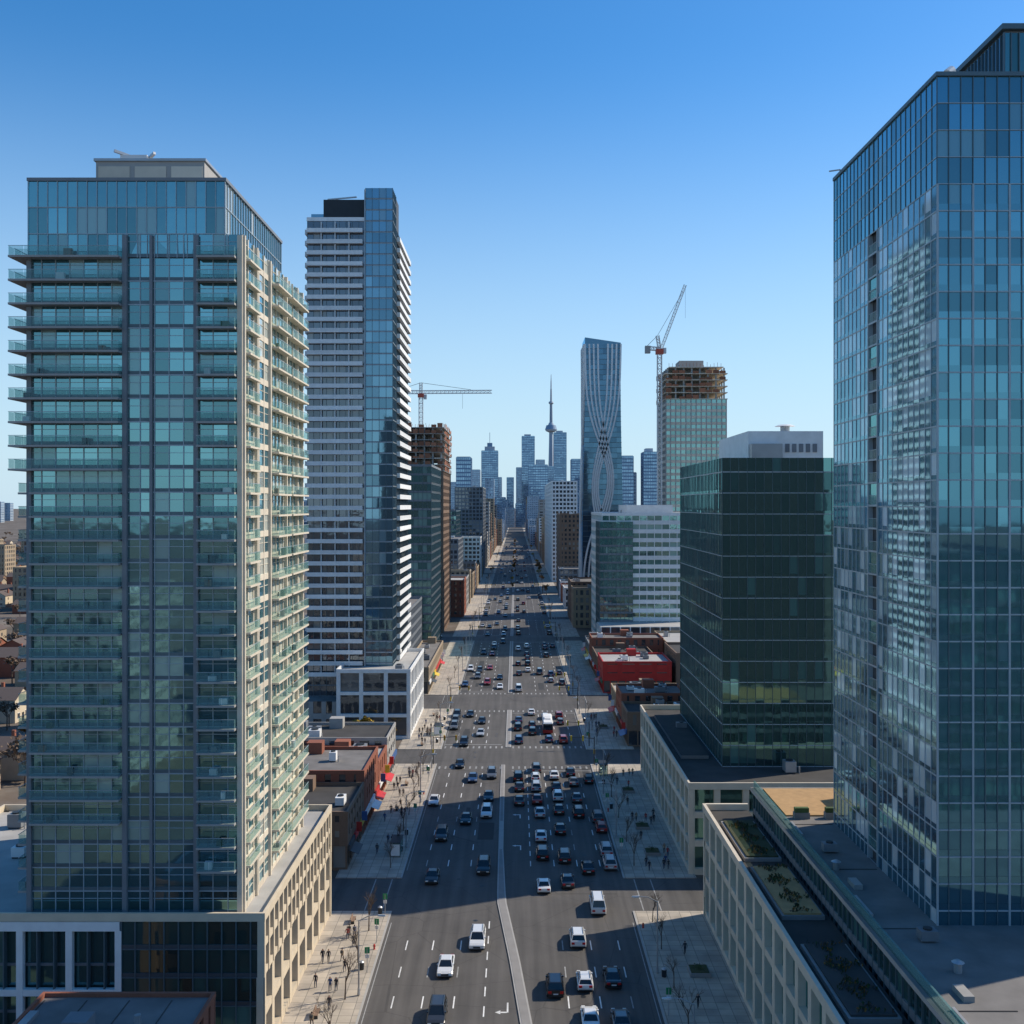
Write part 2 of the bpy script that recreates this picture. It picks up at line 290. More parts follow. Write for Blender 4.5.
mb.box(-46,-42.9,119,121,99.9,100.7,'white_panel'); mb.beam((-44.5,120,100.6),(-46.5,118.5,101),.3,'metal'); mb.beam((-43,120,100.6),(-42,119,100.9),.3,'metal')
for i in range(3): mb.cyl((-40-i*1.5,121,99.9),(-40-i*1.5,121,100.4),.4,'metal',8)
px0,px1,py0,py1=-75,-27,110,150
mb.box(-74,-28,112,149,0,15.2,'charcoal',.5,top='roof_pale')
facade(Fr(mb,px1,py0,'R'),40,0,2,4.6,S_pod,0,e=.02); facade(Fr(mb,px1,py0,'R'),40,9.2,2,3.05,dict(S_pod,bay=2.2,mw=.5,sp=.7,md=.8,sd=.7),0,e=.02)
stD=dict(glass='glass_dark',frame='mullion',bay=1.5,md=.2,sp=.5,spm='charcoal',mw=.12,hh=.1)
facade(Fr(mb,-42.5,py0,'F'),15.5,0,5,3.05,stD,0)
F2=Fr(mb,px0,py0,'F')
facade(F2,32.5,0,3,5.07,dict(glass='glass_dark',frame='mullion',bay=1.8,md=.9,sp=.3,spm='grey_panel',mw=.12,sd=.1),0)
for i in range(7): F2.box(.1+i*5.3,.8+i*5.3,-.6,.03,0,14.2,'white_panel',.5)
F2.box(.05,32.4,-.6,.05,14.21,15.2,'white_panel',.5); F2.box(.05,32.4,-.6,-.02,7.2,7.9,'white_panel',.5)
facade(Fr(mb,px0,py1,'L'),40,0,3,5.1,S_conc,0,e=.02); facade(Fr(mb,px1,py1,'B'),48,0,3,5.1,S_pod,0)
roof_kit(mb,px0,px1,py0,py1,15.25,'beige',.9,6,'roof_pale')
mb.obj('condo_tower')

# ================= near-left brick building with flat roof
def nb(mb,z):
    mb.box(-40,-37.8,90,92,z,z+1.3,'grey_panel'); mb.cyl((-34,92,z),(-34,92,z+1.0),.3,'metal',10); mb.box(-44.6,-43.8,86,94,z+.05,z+.4,'metal')
    for k in range(4): mb.box(-44.5+k*4,-44.4+k*4,80.4,96.6,z+.055,z+.09,'roof_dark')
bld('brick_building',-45,-28.6,80,97.5,13.2,S_red,4.3,top='roof_grey',pm='brick_red',units=0,extra=nb,ph=.45)

# ================= TOWER B
mb=MB(); x0,x1,y0,y1=-55.7,-32.8,273,311; fh=2.95
mb.box(x0+.5,x1-.5,y0+.5,y1-.5,0,136,'charcoal',.5,top='roof_grey')
stB=dict(glass='glass_blue',frame='mullion',bay=1.7,md=.15,sp=.3,spm='grey_panel',mw=.1,j=.005)
stBb=dict(stB,glass='glass_win')
F=Fr(mb,x0,y0,'F'); facade(F,15.5,0,46,fh,stBb,0); facade(F,7.4,0,49,fh,dict(stB,bay=1.85,hh=.2,hm='mullion_l'),15.5,run=.3)
F.box(15.3,15.6,-.1,.5,0,144,'mullion_l')
mb.box(x0+15.5,x1-.3,y0+.4,y0+16,136,144.5,'charcoal',.5)
Rr=Fr(mb,x1,y0,'R'); facade(Rr,8,0,49,fh,dict(stB,hh=.12),0,e=.02); facade(Rr,30,0,46,fh,stBb,8,e=.03)
facade(Fr(mb,x0,y1,'L'),38,0,46,fh,stBb,0,e=.02)
for f in range(5,46):
    z=f*fh
    balc(F,0.05,14.9,1.2,z,'white_panel',th=.3,rh=.8,solid=True); balc(Rr,8.6,37.9,.95,z,'white_panel',th=.3,rh=.95,solid=True)
    for a in (3.8,7.5,11.2): F.box(a,a+.2,.01,1.0,z,z+2.55,'white_panel',.4)
    balc(Fr(mb,x0,y1,'L'),.1,37,.8,z,'white_panel',th=.3,rh=.95,solid=True)
mb.box(x0+4,x0+15,y0+2,y0+26,135.7,142,'dark_metal'); mb.box(x0+.5,x0+15,y0+3,y1-3,135.7,138.4,'glass_blue',.3)
mb.box(x0-.1,x0+15.3,y0-.1,y0+.3,135.7,136.7,'white_panel')
mb.beam((x0+6,y0+8,142),(x0+6,y0+8,144),.4,'metal'); mb.beam((x0+4,y0+8,143.8),(x0+12,y0+8,144.5),.35,'metal')
mb.box(-46,-27.9,262.9,300,0,17,'charcoal',.5,top='roof_pale')
facade(Fr(mb,-46,262,'F'),19,0,3,5.66,dict(glass='glass_win',frame='white_panel',bay=6.3,md=.8,sp=.8,spm='white_panel',mw=1.0,sd=.7),0)
facade(Fr(mb,-27,262,'R'),38.5,0,3,5.66,dict(glass='glass_win',frame='white_panel',bay=3.8,md=.8,sp=.9,spm='white_panel',mw=1.0,sd=.7),0,e=.02)
roof_kit(mb,-46,-27,262,300.5,17,'white_panel',1,4,'roof_pale')
mb.box(-80,-46.2,266,300,0,9,'charcoal',.5,top='roof_grey')
facade(Fr(mb,-80,265.5,'F'),33.5,0,2,4.5,S_conc,0)
mb.obj('condo_tower')

# ================= C green glass, D under construction
bld('glass_office_building',-54,-33,400,450,75,S_green,3.4,units=5,pm='grey_panel')
bld('glass_office_building',-62,-36,330,392,24,S_grey,3.4,units=5)
mb=MB(); x0,x1,y0,y1=-60,-34,480,535
body(mb,x0,x1,y0,y1,0,23,3.3,dict(S_brn,bay=3.5,frame='brick_brown',mw=.9))
zt=23*3.3
for f in range(8):
    z=zt+f*2.9
    if f<7:
        for i in range(7):
            for j in range(8):
                if i in(0,6) or j in (0,7): mb.box(x0+.8+i*3.95,x0+1.5+i*3.95,y0+.8+j*7.5,y0+1.5+j*7.5,z+.3,z+2.9,'conc')
        mb.box(x0+8,x1-8,y0+14,y1-14,z+.3,z+2.9,'conc')
    mb.box(x0-.3,x1+.3,y0-.3,y1+.3,z,z+.3,'conc',.4)
    for i in range(9):
        if R.random()<.7: mb.box(x0+i*2.9,x0+2.4+i*2.9,y0-.5,y0-.38,z+.3,z+R.uniform(1.1,2.6),'orange_net')
    for i in range(14):
        if R.random()<.7: mb.box(x1+.38,x1+.5,y0+i*3.9,y0+3.4+i*3.9,z+.3,z+R.uniform(1.1,2.6),'orange_net')
for i in range(20): mb.beam((x0+i*1.35,y0+R.uniform(0,8),zt+20.6),(x0+i*1.35,y0+R.uniform(0,8),zt+22.5),.15,'orange_net')
mb.obj('tower_under_construction')

def lattice(mb,p,q,w,n,mat,t=.22):
    p=Vector(p);q=Vector(q);d=(q-p); L=d.length; dn=d.normalized(); up=Vector((0,0,1)) if abs(dn.z)<.9 else Vector((0,1,0))
    a=dn.cross(up).normalized(); b=a.cross(dn)
    C=[a*sx*w/2+b*sy*w/2 for sx,sy in((-1,-1),(1,-1),(1,1),(-1,1))]
    for c in C: mb.beam(p+c,q+c,t,mat)
    for i in range(n):
        p0=p+d*i/n; p1=p+d*(i+1)/n
        for k in range(4):
            c0=C[k];c1=C[(k+1)%4]
            mb.beam(p0+c0,p1+c1,t*.6,mat); mb.beam(p0+c0,p0+c1,t*.6,mat)
mb=MB(); cx,cy=-45.5,490
lattice(mb,(cx,cy,60),(cx,cy,113),1.8,24,'crane_white',.28); mb.box(cx-1.4,cx+1.4,cy-1.4,cy+1.4,111.5,113.3,'crane_red')
mb.box(cx+1.3,cx+2.8,cy-.8,cy+.8,110.6,112.8,'crane_white'); lattice(mb,(cx,cy,113.3),(cx,cy,118.5),1.3,4,'crane_white',.25)
lattice(mb,(cx,cy,114),(cx+34,cy-2,114),1.4,18,'crane_white',.24); lattice(mb,(cx,cy,114),(cx-12,cy,114),1.5,6,'crane_white',.24)
mb.box(cx-12,cx-8.5,cy-1,cy+1,111,114,'conc'); mb.beam((cx,cy,118.5),(cx+24,cy-1.5,115),.16,'dark_metal'); mb.beam((cx,cy,118.5),(cx-11,cy,115),.16,'dark_metal')
mb.beam((cx+20,cy-1.3,113),(cx+20,cy-1.3,106),.1,'dark_metal'); mb.obj('tower_crane')

# ================= right side: luffing crane + tower under construction
mb=MB(); x0,x1,y0,y1=73,103,500,530
body(mb,x0,x1,y0,y1,0,36,3.1,dict(glass='glass_green',frame='conc',bay=2.5,md=.3,sp=1.35,spm='conc_pale',mw=.5,sd=.28)); zt=36*3.1
for f in range(6):
    z=zt+f*3.1; g=0 if f<5 else 2
    if f<5:
        for i in range(8):
            for j in range(6):
                if i in(0,7) or j in (0,5): mb.box(x0+.8+i*3.95,x0+1.5+i*3.95,y0+.8+j*5.5,y0+1.5+j*5.5,z+.3,z+3.1,'conc')
        mb.box(x0+9,x1-9,y0+8,y1-8,z+.3,z+3.1,'conc')
        for i in range(9):
            if R.random()<.5: mb.box(x0+i*3.3,x0+2.9+i*3.3,y0-.5,y0-.38,z+.3,z+R.uniform(1.1,2.4),'orange_net')
        for i in range(9):
            if R.random()<.5: mb.box(x0-.5,x0-.38,y0+i*3.3,y0+2.9+i*3.3,z+.3,z+R.uniform(1.1,2.4),'orange_net')
    mb.box(x0-.3+g,x1+.3-g,y0-.3,y1+.3,z,z+.4,'conc_pale',.4)
mb.box(x0+8,x0+20,y0+8,y0+20,zt+15.8,zt+20,'conc')
for i in range(16): mb.beam((x0+2+i*1.7,y0+2,zt+15.8),(x0+2+i*1.7,y0+2,zt+R.uniform(17,18.6)),.15,'orange_net')
mb.obj('tower_under_construction')
mb=MB(); cx,cy=69.5,496
lattice(mb,(cx,cy,0),(cx,cy,134),2.0,50,'crane_white',.36)
mb.box(cx-1.8,cx+1.8,cy-1.5,cy+1.5,133,135.5,'crane_red'); mb.box(cx+1.5,cx+3.2,cy-1,cy+1,133.4,136,'crane_white')
lattice(mb,(cx,cy,135.5),(cx-1,cy,142),1.4,4,'crane_white',.3); lattice(mb,(cx,cy,135.5),(cx-6,cy,136),1.6,4,'crane_white',.3); mb.box(cx-7,cx-4.5,cy-1.2,cy+1.2,133.5,137,'conc')
lattice(mb,(cx+1,cy,136),(cx+12,cy-3,166),1.2,18,'crane_white',.2); mb.beam((cx-1,cy,142),(cx+11,cy-3,163),.15,'dark_metal'); mb.beam((cx-1,cy,142),(cx-6,cy,137),.2,'dark_metal')
mb.beam((cx+12,cy-3,166),(cx+12,cy-3,150),.08,'dark_metal')
mb.obj('tower_crane')

# ================= twisting tower
mb=MB(); n=52; yc=571
def sec(z):
    t=z/152.; w=10.4+0.7*math.sin(t*math.pi*1.6+.4); return w
for i in range(n):
    z=i*2.85; z2=z+2.85
    w=sec(z); w2=sec(z2); cxx=47.5
    pts=lambda w,z:[(cxx-w,yc-11,z),(cxx+w,yc-11,z),(cxx+w,yc+11,z),(cxx-w,yc+11,z)]
    a=pts(w,z); b2=pts(w2,z2)
    for k in (0,1,3):
        k2=(k+1)%4; m_=8
        for q in range(m_):
            l=lambda P,Q,t:tuple(P[j]+(Q[j]-P[j])*t for j in range(3))
            mb.poly([l(a[k],a[k2],q/m_),l(a[k],a[k2],(q+1)/m_),l(b2[k],b2[k2],(q+1)/m_),l(b2[k],b2[k2],q/m_)],'glass_deep')
    mb.box(cxx-w-.1,cxx+w+.1,yc-11.12,yc+11.12,z,z+.25,'mullion',.5)
ztt=n*2.85; w=sec(ztt)
mb.hexa([(cxx-w,yc-11,ztt),(cxx+w,yc-11,ztt),(cxx+w,yc+11,ztt),(cxx-w,yc+11,ztt),(cxx-w,yc-11,ztt+3.5),(cxx+w,yc-11,ztt+.6),(cxx+w,yc+11,ztt+.6),(cxx-w,yc+11,ztt+3.5)],'glass_deep',.4)
def curve(fn,mat='white_panel',side='F',wd=.7):
    pr=None
    for i in range(61):
        z=i*148/60.; u=max(-1,min(1,fn(z/148.))); w=sec(z)
        p=(cxx+u*w,yc-11.5,z) if side=='F' else (cxx-w-.5,yc-u*11,z)
        if pr: mb.beam(pr,p,wd,mat)
        pr=p
for side in 'FL':
    for k in range(4):
        o=k*.24
        curve(lambda t:(-1+o)+(1.25-o*.6)*math.exp(-((t-.50)/.20)**2),side=side,wd=.9)
        curve(lambda t:(1-o)-(1.25-o*.6)*math.exp(-((t-.47)/.22)**2),side=side,wd=.9)
mb.obj('twisting_skyscraper')

# ================= white/green mid-rise H8
mb=MB(); x0,x1,y0,y1=36,74,430,490
body(mb,x0,x1,y0,y1,0,15,3.7,dict(glass='glass_green',frame='white_panel',bay=3.1,md=.35,sp=1.7,spm='white_panel',sd=.3,mw=.25))
mb.box(x0-.8,x0+13,y0-1.0,y0+20,6,52,'glass_green',.5)
facade(Fr(mb,x0-1,y0-1.2,'F'),14,4,14,3.5,S_green,0); facade(Fr(mb,x0-1,y0+20,'L'),21.2,4,14,3.5,S_green,0,e=.02)
roof_kit(mb,x0,x1,y0,y1,55.5,'white_panel',1.2,4,'roof_pale'); mb.box(x0+12,x1-6,y0+14,y1-10,55.5,60,'white_panel')
mb.box(34,74,412,429,0,11,'white_panel',.6,top='roof_pale'); facade(Fr(mb,34,411.6,'F'),40,0,3,3.6,dict(S_white,mw=.4,bay=4),0); facade(Fr(mb,33.6,429,'L'),17,0,3,3.6,dict(S_white,mw=.4,bay=4),0,e=.02)
mb.obj('office_building')

# ================= E dark glass office + podium
mb=MB(); x0,x1,y0,y1=36.2,58.5,180,226
stE=dict(glass='glass_dark',frame='mullion',bay=1.5,md=.12,sp=.6,sd=.06,mw=.08,hh=.14,hm='mullion_l',j=.005)
body(mb,x0,x1,y0,y1,14,14,3.7,stE,'FLRB',run=.3); zt=14+14*3.7
facade(Fr(mb,x0,y0,'F'),x1-x0,zt,1,2.5,dict(stE,sp=0,hh=.2),0); facade(Fr(mb,x0,y1,'L'),y1-y0,zt,1,2.5,dict(stE,sp=0,hh=.2),0,e=.02)
mb.box(x0+.3,x1-.3,y0+.3,y1-.3,zt-.2,zt+.05,'roof_grey')
mb.box(44,58.2,194,222,zt,74,'white_panel',.6); mb.box(44.2,50,192,193.9,zt,71.5,'metal')
for i in range(5): mb.box(51+i*1.3,51.8+i*1.3,193.85,194.02,70,71.6,'grey_panel')
mb.cyl((52,198,74),(52,198,75.2),.9,'metal',12); mb.cyl((52,198,75.2),(52,198,75.5),2.0,'white_panel',16,r2=1.2)
stEp=dict(glass='glass_dark',frame='conc_pale',bay=4.6,md=.8,sp=1.0,spm='conc_pale',mw=1.0,sd=.7)
body(mb,28,84,166,231,0,3,4.6,stEp); roof_kit(mb,28,84,166,231,13.85,'conc_pale',1.1,9,'roof_dark')
mb.box(30,35,186,222,13.9,14.5,'planter',.5,top='roof_dark')
mb.obj('glass_office_building')
bld('unseen_shade_building',50,80,252,292,34,S_grey,3.2,units=4)  # unseen building, added behind the office to cast shade on the road

# ================= G right tower + podium F
mb=MB(); x0,x1,y0,y1=40.6,70,98.8,131; zp=15.6; fh=2.6; nf=33
zt=zp+nf*fh
mb.box(x0+.5,x1-.5,y0+.5,y1-.5,0,zt,'charcoal',.5,top='roof_grey')
stG=dict(glass='glass_tealR',frame='mullion',bay=1.18,md=.12,sp=.7,sd=.05,mw=.08,hh=.13,hm='mullion_l',pk=3,pw=.18,pm='mullion_l',j=.0015)
facade(Fr(mb,x0,y0,'F'),x1-x0,zp,nf-4,fh,stG,0,run=.35)
facade(Fr(mb,x0,y0,'F'),x1-x0,zt-4*fh,4,fh,dict(stG,sp=0,hh=.08,mw=.07,pk=0),0,run=.7)
Lf=Fr(mb,x0,y1,'L'); W=y1-y0
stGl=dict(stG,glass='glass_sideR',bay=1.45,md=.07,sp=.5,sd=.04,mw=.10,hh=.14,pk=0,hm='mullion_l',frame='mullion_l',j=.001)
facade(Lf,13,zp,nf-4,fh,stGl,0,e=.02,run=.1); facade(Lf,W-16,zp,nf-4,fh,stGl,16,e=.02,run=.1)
stGt=dict(stGl,glass='glass_tealR',sp=.0,hh=.1,mw=.08,frame='mullion',bay=1.3)
facade(Lf,13,zt-4*fh,4,fh,stGt,0,e=.02,run=.5); facade(Lf,W-16,zt-4*fh,4,fh,stGt,16,e=.02,run=.5)
for f in range(nf):
    z=zp+f*fh
    if f<nf-4:
        Lf.pane(13,16,-1.0 if f%3!=2 else -.1,z,z+fh,'glass_dark',.2,0); balc(Lf,13.15,15.85,.05,z+.25,'mullion_l')
    else:
        for q in range(2): Lf.pane(13+q*1.5,14.5+q*1.5,-.1,z,z+fh,'glass_tealR',R.random(),.0015)
        Lf.box(13.02,15.98,-.1,-.02,z-.04,z+.06,'mullion_l',.5)
for a in (12.9,15.9): Lf.box(a,a+.2,-1,.08,zp,zt-4*fh,'mullion_l')
for a in (12.96,14.46,15.96): Lf.box(a,a+.08,-.3,-.01,zt-4*fh,zt,'mullion')
mb.box(x0-.1,x1,y0-.1,y0+.3,zt,zt+.4,'mullion'); mb.box(x0-.1,x0+.3,y0+.3,y1,zt,zt+.4,'mullion')
mb.box(54,70,113,128,zt,112.6,'grey_panel',.5)
facade(Fr(mb,53.6,112.6,'F'),17,zt,2,5.3,dict(glass='glass_dark',frame='mullion',bay=.9,md=.2,sp=.4,spm='mullion',mw=.1,hh=.2),0)
facade(Fr(mb,53.6,128,'L'),15.4,zt,2,5.3,dict(glass='glass_blue',frame='mullion',bay=.9,md=.2,sp=.4,spm='mullion',mw=.1,hh=.2),0,e=.02)
mb.box(53.4,71,112.4,128.2,112.3,112.9,'mullion')
mb.cyl((43,101.5,zt),(43,101.5,zt+1.2),.12,'metal',6); mb.cyl((42.6,101.2,zt+1.2),(43.2,101.5,zt+1.7),.45,'white_panel',10)
mb.beam((41,129.5,zt),(41,129.5,zt+1),.15,'metal'); mb.beam((41,129.5,zt+1),(39.6,129.5,zt+.8),.15,'metal')
body(mb,27.4,33.9,60,150,0,3,5.1,dict(glass='glass_dark',frame='conc_pale',bay=4.5,md=.9,sp=.9,spm='conc_pale',mw=1.1,sd=.75),'LFB')
body(mb,34,84,62,147,0,6,3.15,dict(glass='glass_dark',frame='mullion',bay=1.5,md=.2,sp=.8,spm='grey_panel',mw=.14,sd=.15),'LFB')
mb.box(33.7,84,61.7,147.3,18.9,19.4,'conc',.6,top='roof_grey')
mb.box(27.3,27.75,60,150,15.3,16.3,'conc_pale'); mb.box(27.75,33.9,149.6,150.05,15.3,16.3,'conc_pale')
mb.box(27.75,33.9,60,149.6,15.28,15.4,'roof_dark')
for ya in (66,88,110,128):
    mb.box(28.6,33.2,ya,ya+15,15.4,15.85,'planter'); mb.box(28.9,32.9,ya+.3,ya+14.7,15.85,16.05,{66:'roof_dark',88:'roof_dark',110:'roof_tan',128:'roof_green'}[ya])
    for _ in range(900):
        x=R.uniform(29,32.8);yy=R.uniform(ya+.4,ya+14.6)
        if math.sin(x*2.1)+math.sin(yy*1.3+ya)<.0: continue
        z=16.05; h=R.uniform(.1,.5); dx=R.uniform(-.15,.15); dy=R.uniform(-.15,.15); mb.poly([(x,yy,z),(x+.2,yy+.12,z+h*.6),(x+dx,yy+dy,z+h)],R.choice(['leaf_green','bark','roof_green','leaf_orange']))
mb.box(35.2,60,133.5,146,19.4,19.6,'roof_tan')
for i in range(6): mb.box(36+i*4,38+i*4,132.3,133.2,19.4,20.2,'planter'); mb.box(36.1+i*4,37.9+i*4,132.4,133.1,20.2,20.8,'leaf_green')
mb.box(44,48,137,141,19.6,21.8,'white_panel'); mb.box(34.1,34.3,62,147,19.4,20.4,'glass_rail')
for i in range(11):
    yy=64+i*6.1+R.uniform(0,1.5); x=R.uniform(35.5,38.5); k=i%4
    if k==0: mb.cyl((x,yy,19.4),(x,yy,20.3),.35,'metal',10); mb.cyl((x,yy,20.3),(x,yy,20.5),.55,'metal',10,.2)
    elif k==1: mb.box(x,x+1.6,yy,yy+1.2,19.6,20.5,'grey_panel'); mb.cyl((x+.8,yy+.6,20.5),(x+.8,yy+.6,20.65),.42,'dark_metal',10)
    elif k==2: mb.box(35,35.25,yy,yy+5,19.4,19.65,'metal')
    else: mb.box(x,x+.9,yy,yy+2.2,19.4,19.9,'conc')
for f_ in range(5): mb.box(34.6,40.2,66+f_*16,66.12+f_*16,19.41,19.46,'roof_dark')
mb.obj('glass_office_tower')

# ================= low-rise shops
def shop(name,side,ya,yb,depth,h,st,sign='red_panel',top='roof_grey',setb=27.6,units=4):
    mb=MB()
    if side<0: x0,x1=-setb-depth,-setb
    else: x0,x1=setb,setb+depth
    nf=max(1,round((h-4)/3.2))
    if h>4.5: mb_z=body(mb,x0,x1,ya,yb,4,nf,(h-4)/nf,st,'FLRB')
    body(mb,x0+.1,x1-.1,ya+.1,yb-.1,0,1,4,dict(st,bay=2.4,mw=.3,sp=.4),'FLRB')
    n=max(1,int((yb-ya)/6)); w=(yb-ya)/n
    for i in range(n):
        s=R.choice([sign,'red_panel','white_panel','shop_blue','shop_green','charcoal','yellow_sign','red_panel'])
        xf=x1 if side<0 else x0; sg=1 if side<0 else -1
        xs=sorted((xf+sg*.02,xf+sg*.35)); mb.box(xs[0],xs[1],ya+i*w+.3,ya+(i+1)*w-.3,3.1,4.1,s)
        if R.random()<.3:
            xa,xb=xf+sg*.36,xf+sg*1.7
            mb.hexa([(xa,ya+i*w+.5,3.0),(xb,ya+i*w+.5,2.5),(xb,ya+(i+1)*w-.5,2.5),(xa,ya+(i+1)*w-.5,3.0),(xa,ya+i*w+.5,3.1),(xb,ya+i*w+.5,2.56),(xb,ya+(i+1)*w-.5,2.56),(xa,ya+(i+1)*w-.5,3.1)],s)
        if R.random()<.4:
            xs=sorted((xf+sg*.36,xf+sg*1.3)); mb.box(xs[0],xs[1],ya+i*w+.8,ya+i*w+1.0,4.3,5.9,R.choice(['red_panel','yellow_sign','shop_blue','white_panel']))
    mb.box((x0+x1)/2-1.5,(x0+x1)/2+1.5,yb-4,yb-1.2,h,h+2.3,st['frame'])
    roof_kit(mb,x0,x1,ya,yb,h,st['frame'],.7,units,top)
    return mb.obj(name)
shop('brick_shop_building',-1,168,186,20,9,S_brn,top='roof_dark')
shop('brick_shop_building',-1,186.3,205,24,11,S_red,top='roof_grey')
shop('brick_shop_building',-1,205.3,219,18,8,S_red,top='roof_pale')
shop('shop_building',-1,219.3,235,26,9.5,S_conc,top='roof_dark')
shop('brick_shop_building',-1,324,328+60,8,8,S_tan)
bld('brick_building',-75,-52,168,198,10,S_red,3.3,top='roof_grey'); bld('warehouse_building',-78,-55,202,236,7,S_conc,3.5,top='roof_pale')
shop('shop_building',1,254,268,18,8,S_brn,'red_panel','roof_dark'); shop('brick_shop_building',1,268.3,283,17,10,S_red,top='roof_grey'); shop('brick_shop_building',1,283.3,298,19,7.5,S_tan,top='roof_pale')
S_redp=dict(glass='glass_win',frame='red_panel',bay=5,md=.25,sp=2.4,spm='red_panel',mw=1.5,sd=.18)
shop('red_store_building',1,326,346,22,9.5,S_redp,top='roof_pale'); shop('brick_shop_building',1,346.3,372,20,8,S_brn,top='roof_dark'); shop('red_store_building',1,372.3,386,26,11,S_red,'red_panel','roof_grey'); shop('shop_building',1,386.3,410,6,7,S_grey)
bld('brick_building',51,80,326,352,12,S_brn,3.4,top='roof_dark'); bld('brick_building',54,78,356,400,10,S_tan,3.4,top='roof_pale')
STY=[S_conc,S_white,S_tan,S_red,S_brn,S_grey,S_brn,S_tan]
def row(side,ya,yb,lo,hi,skip=()):
    y=ya
    while y<yb:
        w=R.uniform(14,38)
        if any(a-w<y<b for a,b in skip): y+=6; continue
        h=R.uniform(lo,hi) if R.random()<.8 else R.uniform(hi,hi*1.7)
        st=R.choice(STY); d=R.uniform(16,30)
        if y>900: st=dict(st,bay=st['bay']*1.8)
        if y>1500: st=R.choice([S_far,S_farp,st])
        x0,x1=(-28-d,-28) if side<0 else (28,28+d)
        if y>1500: x0,x1=(x0+7,x1+7) if side<0 else (x0-7,x1-7)
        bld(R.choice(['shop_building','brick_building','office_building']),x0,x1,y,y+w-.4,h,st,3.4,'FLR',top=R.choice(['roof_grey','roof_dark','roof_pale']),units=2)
        y+=w
        if R.random()<.15: y+=14
row(-1,548,890,9,20,((640,655),)); row(-1,990,2600,14,46)
row(1,500,548,8,14); row(1,592,690,8,15); row(1,1010,2300,14,46)
bld('office_building',28,50,548,558,12,dict(S_grey,glass='glass_dark'),4)
bld('unseen_shade_building',30,52,702,760,53,S_brn,3.2); bld('unseen_shade_building',28,48,800,1000,78,S_white,3.3,pm='white_panel')
bld('unseen_shade_building',-54,-29,900,985,75,S_grey,3.3); bld('office_building',-70,-45,770,830,55,S_green,3.4); bld('unseen_shade_building',-64,-36,640,700,38,S_grey,3.3)
def tw(name,x0,x1,y,h,st,dep=45,crown=None):
    mb=MB(); nf=round(h/6); body(mb,x0,x1,y,y+dep,0,nf,h/nf,dict(st,bay=6 if x1-x0>30 else 3,sp=2.2),'FLR')
    mb.box(x0+1,x1-1,y+1,y+dep-1,h,h+1,'far_haze_pale')
    w=x1-x0
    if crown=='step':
        mb.box(x0+w*.2,x1-w*.2,y+8,y+dep-8,h,h+14,'far_haze_pale'); mb.box(x0+w*.35,x1-w*.35,y+12,y+dep-12,h+14,h+26,'far_haze_blue'); mb.beam((x0+w/2,y+20,h+26),(x0+w/2,y+20,h+60),1.5,'far_haze_pale')
    if crown=='mech': mb.box(x0+w*.2,x1-w*.3,y+6,y+dep-8,h,h+7,'far_haze_pale')
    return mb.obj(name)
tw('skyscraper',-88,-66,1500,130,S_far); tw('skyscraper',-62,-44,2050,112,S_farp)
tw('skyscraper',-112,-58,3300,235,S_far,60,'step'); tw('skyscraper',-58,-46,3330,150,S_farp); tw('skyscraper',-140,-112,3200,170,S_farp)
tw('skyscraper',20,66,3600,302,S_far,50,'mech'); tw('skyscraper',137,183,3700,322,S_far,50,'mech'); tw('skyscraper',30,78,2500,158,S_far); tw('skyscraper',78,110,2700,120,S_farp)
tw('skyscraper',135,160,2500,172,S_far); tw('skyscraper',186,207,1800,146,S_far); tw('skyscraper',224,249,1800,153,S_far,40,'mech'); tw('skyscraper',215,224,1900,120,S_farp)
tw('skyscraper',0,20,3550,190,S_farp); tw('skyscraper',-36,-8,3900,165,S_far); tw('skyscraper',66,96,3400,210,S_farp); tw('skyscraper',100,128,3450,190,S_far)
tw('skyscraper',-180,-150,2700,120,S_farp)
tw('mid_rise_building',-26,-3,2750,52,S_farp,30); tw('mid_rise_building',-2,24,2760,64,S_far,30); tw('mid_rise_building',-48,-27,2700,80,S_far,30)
for i in range(60):
    y=R.uniform(1300,3800); x=R.choice([-1,1])*R.uniform(70,y*.35); w=R.uniform(18,40)
    tw('mid_rise_building',x,x+w,y,R.uniform(18,75 if y>2200 else 50),R.choice([S_far,S_farp]),25)
for i in range(40):
    y=R.uniform(3000,4200); x=R.uniform(-2200,-300) if i%2 else R.uniform(300,2200); tw('mid_rise_building',x,x+R.uniform(25,60),y,R.uniform(30,110),R.choice([S_far,S_farp]),25)
mb=MB(); cx,cy=133,3880
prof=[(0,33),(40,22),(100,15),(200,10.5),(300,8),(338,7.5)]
for (z,r),(z2,r2) in zip(prof,prof[1:]): mb.cyl((cx,cy,z),(cx,cy,z2),r,'cn_conc_hazed',6,r2)
for (z,r,z2,r2,mt) in [(335,9,340,20,'far_haze_pale'),(340,20,346,23,'far_haze_pale'),(346,23,352,21,'far_haze_blue'),(352,21,362,18,'far_haze_blue'),(362,12,372,8,'cn_conc_hazed'),(372,6,442,5,'cn_conc_hazed'),(442,6,446,10,'far_haze_pale'),(446,10,452,8,'far_haze_pale'),(452,4,500,3,'far_haze_pale'),(500,2.6,530,2,'far_haze_pale'),(530,1.8,555,.8,'far_haze_pale')]:
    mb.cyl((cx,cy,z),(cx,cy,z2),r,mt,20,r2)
mb.obj('communications_tower')
